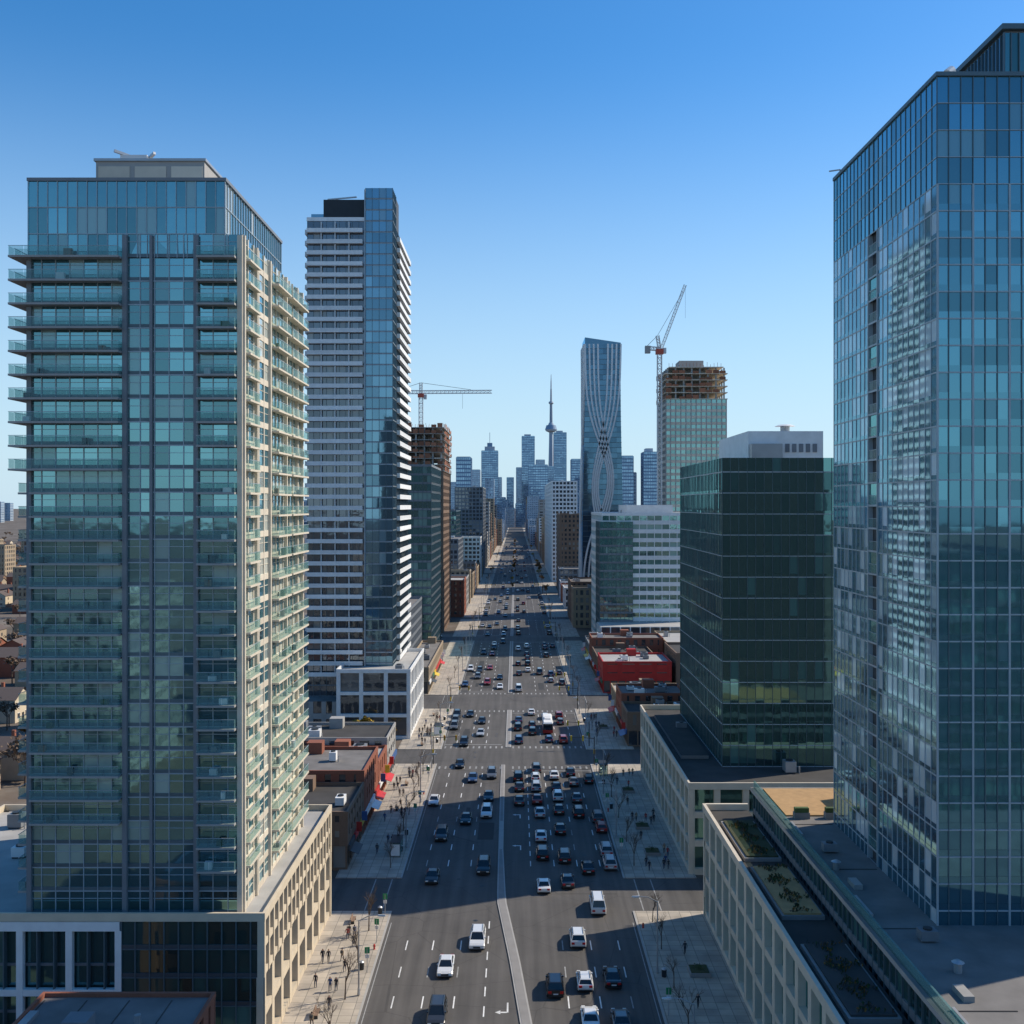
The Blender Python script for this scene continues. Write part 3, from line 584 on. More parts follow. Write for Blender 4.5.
# made-up buildings added behind the viewpoint for the glass to reflect
bld('office_building',-70,-35,-70,-35,50,S_curt,3.2,'FLRB',units=2); bld('unseen_shade_building',30,62,-60,-20,46,S_white,3.2,units=2); bld('office_building',-60,-30,-160,-110,64,S_green,3.4,units=2)
bld('office_building',-120,-84,-30,10,40,S_conc,3.4,units=2); bld('unseen_shade_building',70,100,-40,0,50,S_green,3.2,units=2); bld('unseen_shade_building',-30,-5,-260,-230,60,S_white,3.2,units=2); bld('unseen_shade_building',60,95,-200,-150,75,S_tan,3.2,units=2)

# ================= ground / road
mb=MB(); mb.poly([(-15000,-3000,0),(15000,-3000,0),(15000,16000,0),(-15000,16000,0)],'land',.5); mb.obj('ground')
KL,KR=-18.3,17.2
SIDE=[(151,164.5),(237,251),(301,323),(452,466),(536,547),(690,702),(886,898),(1000,1012),(1250,1262),(1500,1512),(1800,1812)]
mb=MB(); mb.poly([(KL,-400,.02),(KR,-400,.02),(KR,2700,.02),(KL,2700,.02)],'asphalt',.5); mb.obj('road')
mb=MB()
for a,b in SIDE:
    mb.poly([(-500,a,.016),(KL,a,.016),(KL,b,.016),(-500,b,.016)],'asphalt_side',.5); mb.poly([(KR,a,.016),(500,a,.016),(500,b,.016),(KR,b,.016)],'asphalt_side',.5)
mb.obj('side_street')
mb=MB(); ys=-100
for a,b in SIDE+[(2700,2700)]:
    mb.box(-29,KL-.25,ys,a,0,.14,'sidewalk',.5); mb.box(KR+.25,29,ys,a,0,.14,'sidewalk',.5)
    mb.box(KL-.25,KL,ys,a,0,.15,'conc',.8); mb.box(KR,KR+.25,ys,a,0,.15,'conc',.8); ys=b
mb.obj('sidewalk')
def cl(pts,y):
    for (a,x),(b,x2) in zip(pts,pts[1:]):
        if a<=y<=b: return x+(x2-x)*(y-a)/(b-a)
ML=[(90,.6),(118,.5),(135,-.9),(155,-2.9),(210,-3.3),(236,-3.4)]; MR=[(90,2.2),(118,1.9),(135,.5),(155,-1.5),(178,-2.2),(236,-2.5)]
mb=MB(); y=90
while y<236:
    y2=min(236,y+4)
    a,b,c,d=cl(ML,y),cl(MR,y),cl(MR,y2),cl(ML,y2)
    mb.hexa([(a,y,0),(b,y,0),(c,y2,0),(d,y2,0),(a,y,.17),(b,y,.17),(c,y2,.17),(d,y2,.17)],'conc',.6)
    if b-a>.9: mb.hexa([(a+.2,y,.17),(b-.2,y,.17),(c-.2,y2,.17),(d+.2,y2,.17),(a+.2,y,.2),(b-.2,y,.2),(c-.2,y2,.2),(d+.2,y2,.2)],'planter',.5)
    y=y2
for a,b in [(253,299),(326,450),(468,534),(550,688),(704,884),(900,998),(1014,1248),(1264,1498)]: mb.box(-2.6,-1.2,a,b,0,.17,'conc'); mb.box(-2.3,-1.5,a+.5,b-.5,.17,.21,'planter')
mb.obj('median_strip')
mb=MB(); zz=.028
def mk(x0,x1,y0,y1,m='paint'): mb.poly([(x0,y0,zz),(x1,y0,zz),(x1,y1,zz),(x0,y1,zz)],m)
def inter(y): return any(a-3<y<b+3 for a,b in SIDE)
for x in (-14.9,-11.3,-7.5,6.35,10.2,14.0):
    y=90
    while y<1200:
        if not inter(y) and not inter(y+3): mk(x-.08,x+.08,y,y+3,'paint' if R.random()<.8 else 'paint_worn')
        y+=8
y=150
while y<234:
    if not inter(y): mk(2.35,2.51,y,y+2.5)
    y+=5
y=90
while y<146: mk(-3.9,-3.74,y,y+2.5); y+=5
for ya,yb in [(90,147),(168,232),(255,296),(328,448)]:
    mk(KL+.35,KL+.47,ya,yb,'paint_worn'); mk(KR-.47,KR-.35,ya,yb,'paint_worn')
for k,(a,b) in enumerate(SIDE[:6]):
    if k>0:
        for yy in (a-4.2,b+1.4):
            if k in (1,2):
                x=KL+.6
                while x<KR-.6:
                    if not(-3.4<x<-1): mk(x,x+.4,yy,yy+2.2,'paint_worn')
                    x+=1.4
            else:
                mk(KL+.3,-3.5,yy,yy+.2,'paint_worn'); mk(KL+.3,-3.5,yy+2.4,yy+2.6,'paint_worn'); mk(-.9,KR-.3,yy,yy+.2,'paint_worn'); mk(-.9,KR-.3,yy+2.4,yy+2.6,'paint_worn')
        mk(-1,KR-.3,a-6.2,a-5.8,'paint_worn'); mk(KL+.3,-3.6,b+5.2,b+5.6,'paint_worn')
    for xs in (KL-4.2,KR+1.6):
        mk(xs,xs+.18,a+.4,b-.4,'paint_worn'); mk(xs+2.6,xs+2.78,a+.4,b-.4,'paint_worn')
def arrow(x,y,s=1):
    mk(x-.1,x+.1,y,y+2.4); mb.poly([(x-.1,y+2.4*(s>0)-.1*(s<0),zz),(x-.1,y+2.1*(s>0)+.2*(s<0),zz),(x-.9,y+2.1*(s>0)+.2*(s<0),zz),(x-.9,y+2.4*(s>0)-.1*(s<0),zz)],'paint')
    yy=y+2.25 if s>0 else y+.05
    mb.poly([(x-1.5,yy,zz),(x-.85,yy-.45,zz),(x-.85,yy+.45,zz)],'paint')
arrow(-1.0,121,-1); arrow(-1.6,106,-1); arrow(.8,196); arrow(.8,216); arrow(.8,178)
mb.obj('road_markings')
mb=MB()
for i in range(26):
    x=R.choice([-16.6,-13,-9.4,-5.5,4.4,8.3,12.1,15.6])+R.uniform(-.6,.6); y=R.uniform(100,300); mb.cyl((x,y,.0),(x,y,.030),.34,'dark_metal',12)
mb.obj('manhole_covers')
mb=MB()
for i in range(40):
    x=R.choice([-16.6,-13,-9.4,-5.5,4.4,8.3,12.1,15.6]); y=R.uniform(95,420); w=R.uniform(.4,1.6); l=R.uniform(3,22); z=.0212+i*.00012
    if inter(y) or inter(y+l): continue
    mb.poly([(x-w,y,z),(x+w,y,z),(x+w,y+l,z),(x-w,y+l,z)],'tar',R.random())
mb.obj('asphalt_patches')

# ================= vehicles
def loftcar(L=4.7,W=1.86,H=1.45,hood=1.25,boot=.75,belt=.95,kind='sedan'):
    mb=MB(); h=L/2; w=W/2
    prof=[(-h+.05,.32),(-h,.6),(-h+.06,belt-.05),(-h+.25,belt+.03),(h-hood,belt+.02),(h-.35,belt-.16),(h-.05,belt-.32),(h,.5),(h-.06,.3)]
    if kind!='sedan': prof[3]=(-h+.12,belt+.04)
    cyy=sum(p[0] for p in prof)/len(prof); czz=.6
    secs=[]
    for x,k,dz in ((-w,.965,-.05),(-w+.09,1,0),(w-.09,1,0),(w,.965,-.05)):
        secs.append([(x,cyy+(y-cyy)*k,czz+(z-czz)*(k if k==1 else .84)) for y,z in prof])
    n=len(prof)
    for a,b in zip(secs,secs[1:]):
        for i in range(n): mb.poly([a[i],b[i],b[(i+1)%n],a[(i+1)%n]],'car_paint',.5)
    mb.poly(secs[0],'car_paint',.5); mb.poly(secs[-1][::-1],'car_paint',.5)
    yb0=-h+boot if kind=='sedan' else -h+.12; yb1=h-hood+.1; yt0=yb0+(.65 if kind=='sedan' else .3); yt1=yb1-.85
    wb=w-.1; wt=w-.28
    B=[(-wb,yb0,belt),(wb,yb0,belt),(wb,yb1,belt),(-wb,yb1,belt)]; T=[(-wt,yt0,H-.05),(wt,yt0,H-.05),(wt,yt1,H-.05),(-wt,yt1,H-.05)]
    mb.hexa(B+T,'car_glass',.5)
    for i in range(4): mb.beam(B[i],T[i],.09,'car_paint')
    for s in (0,1):
        bx=-wb if s==0 else wb; tx=-wt if s==0 else wt; ym=(yb0+yb1)/2-.05
        mb.beam((bx,ym,belt),(tx,ym-.05,H-.05),.09,'car_paint')
        if kind!='sedan': mb.beam((bx,yb0+.9,belt),(tx,yb0+.9,H-.05),.1,'car_paint')
        mb.box(bx*1.05-.12,bx*1.05+.12,yb1-.55,yb1-.4,belt,belt+.14,'car_paint',.5)
        for yy in (-h+.85,h-.9):
            xo=(-w) if s==0 else w; sg=-1 if s==0 else 1
            mb.cyl((xo-sg*.25,yy,.36),(xo+sg*.012,yy,.36),.40,'tyre',16); mb.cyl((xo-sg*.2,yy,.33),(xo+sg*.03,yy,.33),.33,'tyre',16); mb.cyl((xo,yy,.33),(xo+sg*.045,yy,.33),.2,'metal',10)
    r=.1; mb.hexa([(-wt-.03,yt0-.03,H-.07),(wt+.03,yt0-.03,H-.07),(wt+.03,yt1+.03,H-.07),(-wt-.03,yt1+.03,H-.07),(-wt+r,yt0+r,H),(wt-r,yt0+r,H),(wt-r,yt1-r,H),(-wt+r,yt1-r,H)],'car_paint',.5)
    if kind!='sedan':
        for sx in (-1,1): mb.beam((sx*(wt-.08),yt0+.2,H+.04),(sx*(wt-.08),yt1-.2,H+.04),.05,'dark_metal')
    for sx in (-1,1):
        a,b=sorted((sx*(w-.12),sx*(w-.5))); mb.box(a,b,h-.12,h-.015,.58,.72,'lamp_w'); mb.box(a,b,-h-.03,-h+.1,.66,.9,'lamp_r')
    mb.box(-.45,.45,h-.05,h+.012,.42,.62,'dark_metal'); mb.box(-.28,.28,-h-.012,-h+.05,.55,.68,'white_panel'); mb.box(-w+.1,w-.1,-h-.02,-h+.1,.3,.42,'dark_metal'); mb.box(-w+.1,w-.1,h-.1,h+.02,.28,.36,'dark_metal')
    return mb.mesh('car')
ME_S=loftcar(); ME_H=loftcar(4.3,1.8,1.48,1.05,.3,.95,'hatch'); ME_U=loftcar(4.75,1.95,1.75,1.15,.2,1.08,'suv'); ME_V=loftcar(5.3,2.0,2.1,.75,.1,1.15,'van')
def busmesh(L=12,W=2.6,H=3.1,c='white_panel',c2='red_panel'):
    mb=MB(); w=W/2;h=L/2
    mb.box(-w,w,-h,h,.35,1.15,c2,.5); mb.hexa([(-w+.02,-h+.02,1.15),(w-.02,-h+.02,1.15),(w-.02,h-.02,1.15),(-w+.02,h-.02,1.15),(-w+.08,-h+.1,H-.35),(w-.08,-h+.1,H-.35),(w-.08,h-.15,H-.35),(-w+.08,h-.15,H-.35)],'car_glass',.5)
    mb.hexa([(-w+.02,-h+.03,H-.35),(w-.02,-h+.03,H-.35),(w-.02,h-.05,H-.35),(-w+.02,h-.05,H-.35),(-w+.25,-h+.3,H),(w-.25,-h+.3,H),(w-.25,h-.3,H),(-w+.25,h-.3,H)],c,.5)
    for i in range(9):
        y=-h+.2+i*(L-.5)/8
        for s in (-1,1): mb.box(min(s*w,s*(w-.1)),max(s*w,s*(w-.1)),y-.06,y+.06,1.15,H-.35,c,.5)
    for y in (-h+2.6,h-2.4):
        for s in (-1,1): mb.cyl((s*(w-.3),y,.48),(s*(w+.02),y,.48),.48,'tyre',14); mb.cyl((s*(w),y,.48),(s*(w+.04),y,.48),.25,'metal',10)
    mb.box(-.8,.8,-2,1,H,H+.25,c)
    for s in (-1,1): mb.box(s*.95-.18,s*.95+.18,h-.01,h+.03,.6,.8,'lamp_w'); mb.box(s*1.05-.12,s*1.05+.12,-h-.03,-h+.01,.7,1.0,'lamp_r')
    return mb.mesh('bus')
ME_B=busmesh()
WH=(.75,.75,.73);BK=(.012,.012,.014);GR=(.12,.125,.13);SV=(.42,.43,.44);BL=(.03,.06,.14);RD=(.3,.03,.025);DG=(.04,.042,.045)
def vcol(): return R.choices([WH,BK,GR,SV,BL,RD,DG],[17,30,18,8,9,6,18])[0]
def car(x,y,c=None,k=None):
    rz=0 if x>0 or (x>-2 and x<2) else math.pi
    k=k or R.choice('SSHUUU'); me={'S':ME_S,'H':ME_H,'U':ME_U,'V':ME_V,'B':ME_B}[k]
    nm={'S':'car','H':'hatchback_car','U':'suv','V':'van','B':'bus'}[k]
    inst(me,nm,(x+R.uniform(-.25,.25),y,.02),rz+R.uniform(-.012,.012),1.08 if k not in 'BT' else 1.0,c or vcol())
for t in [(-9.2,132,WH,'S'),(-5.3,140,WH,'U'),(-9.3,119.5,DG,'U'),(-13.2,163.8,BK,'S'),(-5.4,168,BK,'U'),(-13.2,184.5,DG,'U'),(-9.5,194,BK,'S'),(-5.5,198,WH,'U'),(-16.6,206,WH,'S'),(-5.6,209,DG,'S'),(-9.5,223,BL,'S'),(-13.1,235,BK,'S'),(-5.6,226,GR,'U'),(-13.2,256,BK,'U'),(-9.4,267,SV,'S'),
 (8.4,140.6,WH,'U'),(12.1,152,WH,'V'),(4.6,126.7,BK,'U'),(8.4,128,WH,'H'),(12,129,BK,'S'),(8.4,118.6,WH,'S'),(12.2,118,GR,'S'),(4.5,160,WH,'S'),(8.3,162,DG,'S'),(11.9,168,BK,'S'),(4.5,174.7,BK,'U'),(8.4,173.2,DG,'U'),(4.4,184,WH,'S'),(8.2,188,BK,'S'),(4.6,198,SV,'S'),(12.3,198,BK,'U'),(8.3,200,BK,'S'),(.6,206,DG,'S'),(4.4,207,RD,'S'),(8.3,209,WH,'U'),(12.1,208,GR,'S')]: car(*t)
for x in (.6,4.4,8.3,12.1):
    y=216 if x<12 else 220
    while y<231: car(x,y); y+=R.uniform(6.6,9.5)
for x in (.6,4.4,8.3,12.1):
    y=258+R.uniform(0,3)
    while y<297:
        if x==8.3 and 262<y<270 : car(x,y+4,WH,'B'); y+=18; continue
        if R.random()<.7: car(x,y)
        y+=R.uniform(7,10)
for x in (-5.5,-9.4,-13.1):
    y=282
    while y<300:
        if R.random()<.4: car(x,y)
        y+=9
for x in (-5.5,-9.4,-13.1,-16.6,1.0,4.5,8.3,12.1,15.4):
    y=306+R.uniform(0,25)
    while y<1500:
        if not any(a-2<y<b+2 for a,b in SIDE[2:]) or R.random()<.2:
            if R.random()<.55: car(x,y,None,R.choice('SSHUUUVB' if R.random()<.12 else 'SSHUU'))
        y+=R.uniform(10,26) if y<460 else R.uniform(18,55)
        if y>800: y+=R.uniform(10,60)
for y in (170,176.5,189,195,222): car(15.6,y)
for x,y in [(-16.8,275),(-16.8,282),(-16.8,290)]: car(x,y)
for a,b in SIDE[:4]:
    for sx in (-1,1):
        for k in range(5):
            x=sx*(36+k*R.uniform(9,13)); inst(R.choice([ME_S,ME_U]),'parked_car',(x,a+3 if k%2 else b-3,.02),math.pi/2 if k%2 else -math.pi/2,1.08,vcol())

# ================= street furniture
def lampmesh():
    mb=MB(); mb.cyl((0,0,.1),(0,0,.9),.2,'metal',10,.14); mb.cyl((0,0,.9),(0,0,9.2),.11,'metal',8,.07); mb.beam((0,0,9.1),(1.2,0,9.7),.09,'metal'); mb.beam((1.2,0,9.7),(2.6,0,9.8),.08,'metal'); mb.hexa([(2.3,-.16,9.7),(3.3,-.12,9.74),(3.3,.12,9.74),(2.3,.16,9.7),(2.35,-.12,9.86),(3.2,-.08,9.84),(3.2,.08,9.84),(2.35,.12,9.86)],'metal'); mb.box(2.5,3.1,-.1,.1,9.66,9.7,'lamp_w'); return mb.mesh('street_lamp')
ML_=lampmesh()
y=98
while y<900:
    if not inter(y): inst(ML_,'street_lamp',(KL-.9,y,.14),0)
    if not inter(y+6): inst(ML_,'street_lamp',(KR+.9,y+6,.14),math.pi)
    y+=27 if y<450 else 45
def sigmesh():
    mb=MB(); mb.cyl((0,0,.1),(0,0,6.6),.13,'dark_metal',8,.1); mb.beam((0,0,6.2),(5.5,0,6.5),.12,'dark_metal')
    for x in (5.3,2.6):
        mb.box(x-.2,x+.2,-.15,.15,5.6,6.8,'yellow_sign')
        for i,c in enumerate(('sig_green','dark_metal','lamp_r')): mb.cyl((x,-.15,5.8+i*.38),(x,-.22,5.8+i*.38),.13,c,10)
    mb.box(-.2,.2,-.3,-.12,2.6,3.6,'yellow_sign'); return mb.mesh('traffic_light')
MSG=sigmesh()
for k,(a,b) in enumerate(SIDE[1:6]):
    inst(MSG,'traffic_light',(KR+.8,b+1,.14),math.pi); inst(MSG,'traffic_light',(KL-.8,a-1,.14),0)
    inst(MSG,'traffic_light',(KR+.8,a-1.5,.14),math.pi)
mb=MB(); mb.cyl((0,0,0),(0,0,3.2),.05,'metal',8); mb.box(-.32,.32,-.03,.03,2.5,3.3,'sig_green'); mb.box(-.25,.25,-.035,.035,1.9,2.35,'white_panel'); MP=mb.mesh('street_sign')
mb=MB(); mb.box(-.9,.9,-.22,.22,.42,.48,'brick_brown'); mb.hexa([(-.9,.2,.5),(.9,.2,.5),(.9,.26,.5),(-.9,.26,.5),(-.9,.3,.9),(.9,.3,.9),(.9,.36,.9),(-.9,.36,.9)],'brick_brown')
for x in (-.75,.75): mb.box(x-.04,x+.04,-.2,.25,0,.42,'dark_metal'); mb.beam((x,.24,.4),(x,.34,.9),.05,'dark_metal')
MBn=mb.mesh('bench')
mb=MB(); mb.cyl((0,0,0),(0,0,.95),.3,'dark_metal',12,.34); mb.cyl((0,0,.95),(0,0,1.1),.36,'metal',12,.2); MT=mb.mesh('litter_bin')
mb=MB(); mb.box(-.9,.9,-2.2,2.2,2.4,2.52,'dark_metal'); mb.box(.8,.84,-2.1,2.1,.2,2.3,'glass_rail'); mb.box(-.8,.76,2.06,2.1,.2,2.3,'glass_rail'); mb.box(-.8,.76,-2.14,-2.1,.3,2.2,'white_panel'); mb.box(.3,.7,-1.3,1.3,.45,.5,'metal')
for x in(-.8,.8):
    for y in(-2.1,2.1): mb.box(x-.04,x+.04,y-.04,y+.04,0,2.4,'dark_metal')
for y in(-1.1,1.1): mb.box(.48,.54,y-.03,y+.03,0,.45,'metal')
MSH=mb.mesh('bus_shelter')
mb=MB(); mb.box(-1.3,1.3,-1.3,1.3,0,.5,'planter'); mb.box(-1.15,1.15,-1.15,1.15,.5,.56,'roof_green')
for i in range(160):
    a=R.uniform(0,6.28);r=R.uniform(0,1.05);z=R.uniform(.56,1.0); p=Vector((r*math.cos(a),r*math.sin(a),z)); d=Vector((R.uniform(-.15,.15),R.uniform(-.15,.15),R.uniform(-.1,.15))); e=Vector((R.uniform(-.15,.15),R.uniform(-.15,.15),.1)); mb.poly([tuple(p),tuple(p+d),tuple(p+e)],'leaf_green')
MPL=mb.mesh('planter_box')
for y in range(102,300,9):
    if inter(y): continue
    if R.random()<.5: inst(MP,'street_sign',(KL-.7+R.uniform(-.1,.1),y+2,.14),R.uniform(-.2,.2))
    if R.random()<.5: inst(MP,'street_sign',(KR+.7,y,.14),0)
    if R.random()<.4: inst(MBn,'bench',(KL-5,y,.14),math.pi/2)
    if R.random()<.5: inst(MT,'litter_bin',(KL-1.6,y+3,.14))
    if R.random()<.4: inst(MT,'litter_bin',(KR+1.6,y+1,.14))
for y in (131,176,190,214,275): inst(MPL,'planter_box',(KR+6.2,y,.14))
inst(MSH,'bus_shelter',(KL-2.2,176,.14),0); inst(MSH,'bus_shelter',(KR+2.2,228,.14),math.pi); inst(MSH,'bus_shelter',(KL-2.2,268,.14),0)
mb=MB(); mb.cyl((0,0,0),(0,0,.6),.12,'red_panel',10); mb.cyl((0,0,.6),(0,0,.72),.15,'red_panel',10,.05); mb.cyl((-.2,0,.42),(.2,0,.42),.06,'red_panel',8); mb.cyl((0,0,0),(0,0,.05),.17,'red_panel',10); MFH=mb.mesh('fire_hydrant')
for p in ((KL-.8,138),(KR+.8,145),(KR+.8,200),(KL-.8,212)): inst(MFH,'fire_hydrant',(*p,.14))

# ================= trees
def tree(h=7,leaf=None,nl=0,seed=1,lv=4,spread=.55,tr=.022):
    r=random.Random(seed); mb=MB(); tips=[]
    def br(p,d,l,rad,k):
        q=p+d*l; mb.cyl(p,q,rad,'bark',5 if k>1 else 3,rad*.62,cap=False)
        tips.append(q)
        if k==0: return
        for i in range(r.choice((3,4)) if k>1 else 4):
            a=r.uniform(0,6.28); t=Vector((math.cos(a),math.sin(a),0)); nd=(d+t*r.uniform(.35,.95)*spread*2+Vector((0,0,.18))).normalized()
            st=p+d*l*r.uniform(.55,1.0); br(st,nd,l*r.uniform(.55,.78),rad*.55,k-1)
    br(Vector((0,0,0)),Vector((r.uniform(-.04,.04),r.uniform(-.04,.04),1)).normalized(),h*.36,h*tr,lv)
    if leaf:
        for _ in range(nl):
            c=r.choice(tips[1:]); o=Vector((r.gauss(0,.28),r.gauss(0,.28),r.gauss(0,.22)))*h*.11
            p=c+o; s=h*.028*r.uniform(.6,1.4); a=Vector((r.uniform(-1,1),r.uniform(-1,1),r.uniform(-1,1))).normalized(); b=a.cross(Vector((r.uniform(-1,1),r.uniform(-1,1),1))).normalized()
            mb.poly([tuple(p-a*s),tuple(p+b*s),tuple(p+a*s),tuple(p-b*s)],leaf,r.random())
    return mb.mesh('tree')
TB=[tree(7,seed=i,spread=.42,tr=.014) for i in range(4)]; TO=[tree(8,'leaf_orange',900,seed=10+i,lv=3) for i in range(2)]; TY=[tree(7,'leaf_yellow',1000,seed=20,lv=3)]; TBo=[tree(10,'twig',500,seed=30+i) for i in range(2)]
for y in (104,114,124,134,144,169,178,188,198,208,218,228): inst(R.choice(TB),'bare_tree',(KL-2.4,y,.14),R.uniform(0,6),R.uniform(.85,1.2))
for y in (106,116,127,138,147,170,182,196,210,226): inst(R.choice(TB),'bare_tree',(KR+2.4,y,.14),R.uniform(0,6),R.uniform(.8,1.1))
inst(TY[0],'autumn_tree',(-38,257,0),0,1.2); inst(TY[0],'autumn_tree',(-31,256,0),2,.9)
for y in list(range(256,298,16))+list(range(330,447,24)):
    inst(R.choice(TB),'bare_tree',(KL-3,y,.14),R.uniform(0,6),.9); inst(R.choice(TB),'bare_tree',(KR+3,y,.14),R.uniform(0,6),.9)
y=470
while y<1700:
    if not inter(y):
        for x in (KL-3,KR+3):
            if R.random()<.4: inst(R.choice(TO+TY+TB+TB),'street_tree',(x,y,.14),R.uniform(0,6),R.uniform(.8,1.1))
        if y>700 and R.random()<.25: inst(R.choice(TO+TY),'street_tree',(-1.9,y,.2),R.uniform(0,6),.8)
    y+=14 if y<1000 else 22
def house(seed):
    r=random.Random(seed); mb=MB(); w,d,h=r.uniform(4,5),r.uniform(5,7),r.uniform(5.5,7); m=r.choice(['brick_red','brick_brown','brick_tan','beige'])
    mb.box(-w,w,-d,d,0,h,m,.5); t=h+2.6
    mb.poly([(-w-.4,-d-.4,h-.1),(0,-d-.4,t),(0,d+.4,t),(-w-.4,d+.4,h-.1)],'roof_shingle',.5); mb.poly([(w+.4,-d-.4,h-.1),(w+.4,d+.4,h-.1),(0,d+.4,t),(0,-d-.4,t)],'roof_shingle',.5)
    mb.poly([(-w,-d,h),(w,-d,h),(0,-d,t-.15)],m,.5); mb.poly([(-w,d,h),(0,d,t-.15),(w,d,h)],m,.5)
    for zz_ in (1,3.8):
        for x in (-w*.55,w*.45): mb.box(x-.6,x+.6,-d-.06,-d+.02,zz_,zz_+1.3,'glass_win'); mb.box(x-.7,x+.7,-d-.1,-d,zz_-.1,zz_-.003,'white_panel'); mb.box(x-.7,x+.7,-d-.09,-d,zz_+1.303,zz_+1.4,'white_panel')
        for y in (-d*.5,d*.4): mb.box(w-.02,w+.06,y-.5,y+.5,zz_,zz_+1.3,'glass_win')
    mb.box(-.5,.5,-d-.07,-d,0,2.1,'dark_metal'); mb.box(w*.5,w*.5+.7,0,.7,h,t+.8,'brick_red'); return mb.mesh('house')
HS=[house(i) for i in range(6)]
occ=set()
for i in range(520):
    y=70+R.random()**1.3*1500; x=-y*R.uniform(.40,.72)-22
    if -82<x: continue
    gx=round(x/16)*16; gy=round(y/19)*19
    if (gx,gy) in occ or any(a-8<gy<b+8 for a,b in SIDE): continue
    occ.add((gx,gy))
    inst(R.choice(HS),'house',(gx+R.uniform(-1,1),gy+R.uniform(-1,1),0),R.choice((0,math.pi/2)),R.uniform(.85,1.1))
for i in range(520):
    y=70+R.random()**1.3*2000; x=-y*R.uniform(.38,.75)-22
    if -82<x: continue
    inst(R.choice(TBo+TO+TBo),'tree',(round(x/16)*16+8+R.uniform(-2,2),y,0),R.uniform(0,6),R.uniform(.8,1.3))
for i in range(14):
    y=R.uniform(500,1300); x=-y*R.uniform(.44,.6); bld('unseen_shade_building',x,x+22,y,y+18,R.uniform(14,36),R.choice(STY),3.3,'FR',units=1)

# ================= people
def person(seed,coat,legs='jeans',stride=.28):
    r=random.Random(seed)
    V=[];E=[];RD_=[]
    def v(x,y,z,ra,par=None):
        V.append((x,y,z)); RD_.append(ra)
        if par is not None: E.append((par,len(V)-1))
        return len(V)-1
    pel=v(0,0,.95,.13); wa=v(0,0,1.1,.125,pel); ch=v(0,.01,1.32,.155,wa); nk=v(0,.01,1.5,.06,ch); hd0=v(0,.02,1.57,.075,nk); hd=v(0,.03,1.66,.10,hd0); v(0,.02,1.74,.075,hd)
    hands=[]
    for s in (-1,1):
        f=s*stride
        hp=v(s*.09,0,.9,.095,pel); kn=v(s*.1,f*.45+.04,.5,.065,hp); an=v(s*.1,f*.95-.02*(s<0),.1,.045,kn); v(s*.11,f*.95+.15,.05,.04,an)
        sh=v(s*.19,0,1.43,.07,ch); el=v(s*.25,-f*.35-.03,1.15,.05,sh); wr=v(s*.26,-f*.75+.05,.92,.032,el); hands.append((s,V[wr]))
    me=bpy.data.meshes.new('p'); me.from_pydata(V,E,[]); o=bpy.data.objects.new('p',me); col.objects.link(o)
    md=o.modifiers.new('s','SKIN'); sv=me.skin_vertices[0].data
    for i,ra in enumerate(RD_): sv[i].radius=(ra,ra*(.72 if i in (0,1,2) else 1)); sv[i].use_root=(i==0)
    o.modifiers.new('u','SUBSURF').levels=1
    dg=bpy.context.evaluated_depsgraph_get(); em=o.evaluated_get(dg).to_mesh()
    mb=MB()
    for p in em.polygons:
        pts=[tuple(em.vertices[i].co) for i in p.vertices]; z=sum(q[2] for q in pts)/len(pts); y=sum(q[1] for q in pts)/len(pts); x=abs(sum(q[0] for q in pts)/len(pts))
        if z>1.68 or (z>1.56 and y<.0): m_='hair'
        elif z>1.5: m_='skin'
        elif z>.86 and not(x>.2 and z<.93): m_=coat
        elif z<.1: m_='dark_metal'
        elif x>.2: m_='skin'
        else: m_=legs
        mb.poly(pts,m_,.5)
    o.evaluated_get(dg).to_mesh_clear(); bpy.data.objects.remove(o)
    mb.cyl((0,.12,1.64),(0,.145,1.62),.014,'skin',5)
    for s in (-1,1): mb.cyl((s*.035,.115,1.665),(s*.035,.125,1.665),.011,'hair',6); mb.box(s*.1-.012,s*.1+.012,.0,.03,1.62,1.68,'skin')
    mb.box(-.025,.025,.11,.122,1.585,1.593,'coat_red')
    for s,w in hands:
        mb.hexa([(w[0]-.014,w[1]-.04,w[2]-.1),(w[0]+.014,w[1]-.04,w[2]-.1),(w[0]+.014,w[1]+.04,w[2]-.1),(w[0]-.014,w[1]+.04,w[2]-.1),(w[0]-.02,w[1]-.025,w[2]),(w[0]+.02,w[1]-.025,w[2]),(w[0]+.02,w[1]+.025,w[2]),(w[0]-.02,w[1]+.025,w[2])],'skin',.5)
        for i,l in enumerate((.06,.075,.08,.07)):
            yy=w[1]-.032+i*.021; a=(w[0],yy,w[2]-.1); b=(w[0]-s*.008,yy,w[2]-.1-l*.55); c=(w[0]-s*.03,yy,w[2]-.1-l); mb.beam(a,b,.018,'skin',.016); mb.beam(b,c,.016,'skin',.012)
        mb.beam((w[0],w[1]+.035,w[2]-.03),(w[0]-s*.01,w[1]+.07,w[2]-.08),.02,'skin',.014)
    if r.random()<.4: mb.box(-.16,.16,-.28,-.13,1.1,1.45,'charcoal')
    return mb.mesh('person')
PP=[person(1,'coat_dark'),person(2,'coat_red'),person(3,'coat_tan','coat_dark'),person(4,'coat_blue'),person(5,'coat_dark','jeans',.05),person(6,'coat_dark','coat_dark',.2)]
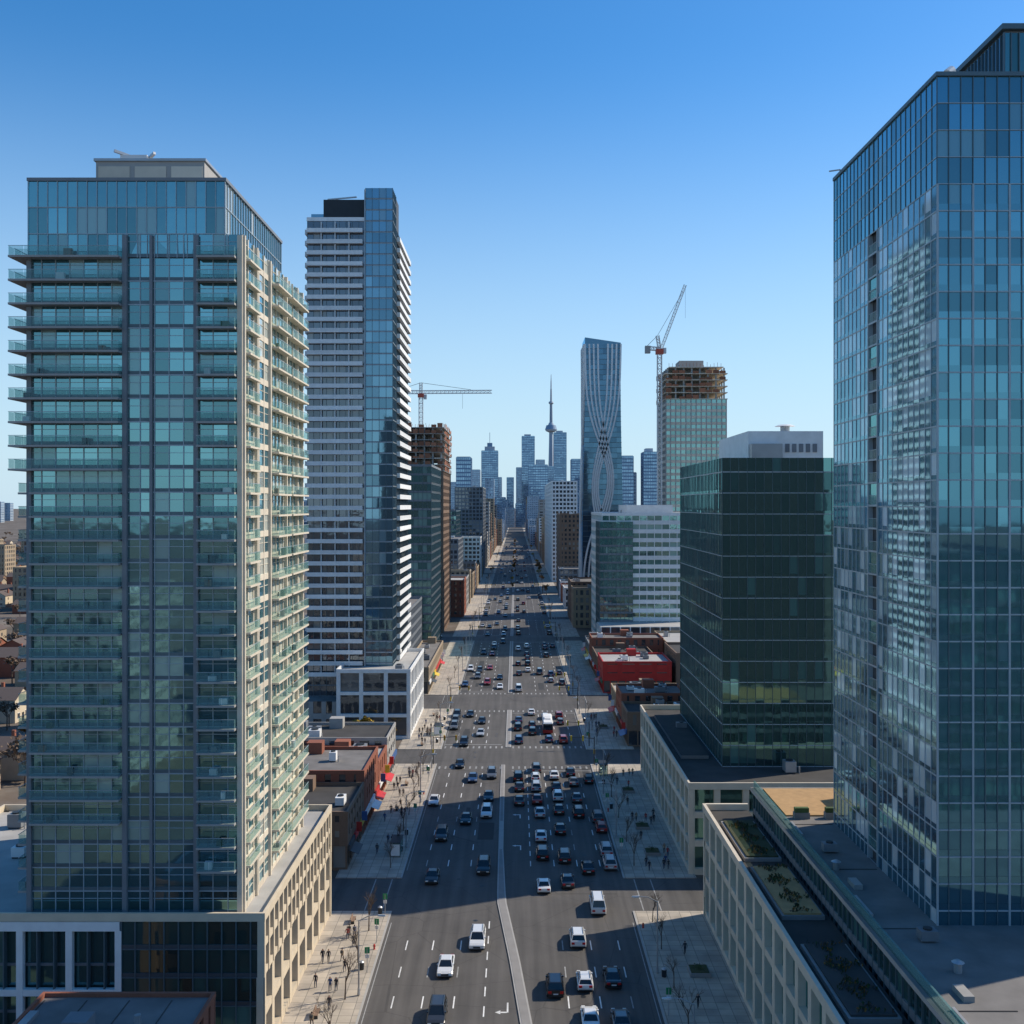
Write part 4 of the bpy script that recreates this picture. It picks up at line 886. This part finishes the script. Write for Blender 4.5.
for i in range(90):
    s=R.choice((-1,-1,1)); y=R.uniform(104,290)
    if inter(y): continue
    x=R.uniform(-26,KL-3.4) if s<0 else R.uniform(KR+3.4,26.5)
    g=R.choice((1,1,2)); rz=R.choice((0,math.pi))+R.uniform(-.4,.4)
    for k in range(g): inst(R.choice([PP[0],PP[1],PP[2],PP[3],PP[4],PP[5],PP[0],PP[5]]),'pedestrian',(x+k*.75,y+R.uniform(-.2,.2),.14),rz,1.0*R.uniform(.95,1.05))

# ================= light, sky, camera
AZ=math.radians(68); EL=math.radians(40)
w=bpy.data.worlds.new("World"); scene.world=w; w.use_nodes=True; nt=w.node_tree; N=nt.nodes; L=nt.links
sk=N.new('ShaderNodeTexSky'); sk.sky_type='NISHITA'; sk.sun_disc=False; sk.sun_elevation=EL; sk.sun_rotation=AZ; sk.altitude=0; sk.air_density=1.0; sk.dust_density=.3; sk.ozone_density=3.5
hs=N.new('ShaderNodeHueSaturation'); hs.inputs['Saturation'].default_value=1.32; hs.inputs['Value'].default_value=1.12; L.new(sk.outputs[0],hs.inputs['Color'])
tc=N.new('ShaderNodeTexCoord'); sx=N.new('ShaderNodeSeparateXYZ'); L.new(tc.outputs['Generated'],sx.inputs[0])
mr=N.new('ShaderNodeMapRange'); mr.inputs['From Min'].default_value=-.02; mr.inputs['From Max'].default_value=.42; mr.inputs['To Min'].default_value=.88; mr.inputs['To Max'].default_value=0.0; mr.interpolation_type='SMOOTHSTEP'; L.new(sx.outputs[2],mr.inputs['Value'])
mx=N.new('ShaderNodeMix'); mx.data_type='RGBA'; L.new(mr.outputs[0],mx.inputs[0]); L.new(hs.outputs[0],mx.inputs[6]); mx.inputs[7].default_value=(3.7,5.1,6.2,1)
bg=N['Background']; bg.inputs[1].default_value=.15; L.new(mx.outputs[2],bg.inputs[0])
sd=Vector((math.sin(AZ)*math.cos(EL),math.cos(AZ)*math.cos(EL),math.sin(EL)))
li=bpy.data.lights.new('sun','SUN'); li.energy=5; li.angle=math.radians(.5); li.color=(1,.89,.73)
lo=bpy.data.objects.new('sun',li); lo.rotation_euler=sd.to_track_quat('Z','Y').to_euler(); lo.location=(200,100,300); col.objects.link(lo)
cam=bpy.data.cameras.new('camera'); cam.lens=36; cam.sensor_width=36; cam.clip_end=30000; cam.clip_start=.5; cam.shift_x=-4/1024; cam.shift_y=-7/1024
co=bpy.data.objects.new('camera',cam); co.location=(0,0,60); co.rotation_euler=(math.radians(90),0,0); col.objects.link(co); scene.camera=co
scene.view_settings.view_transform='Standard'; scene.view_settings.look='None'; scene.view_settings.exposure=0
print('faces',sum(len(o.data.polygons) for o in bpy.data.objects if o.type=='MESH'), 'objs',len(bpy.data.objects))
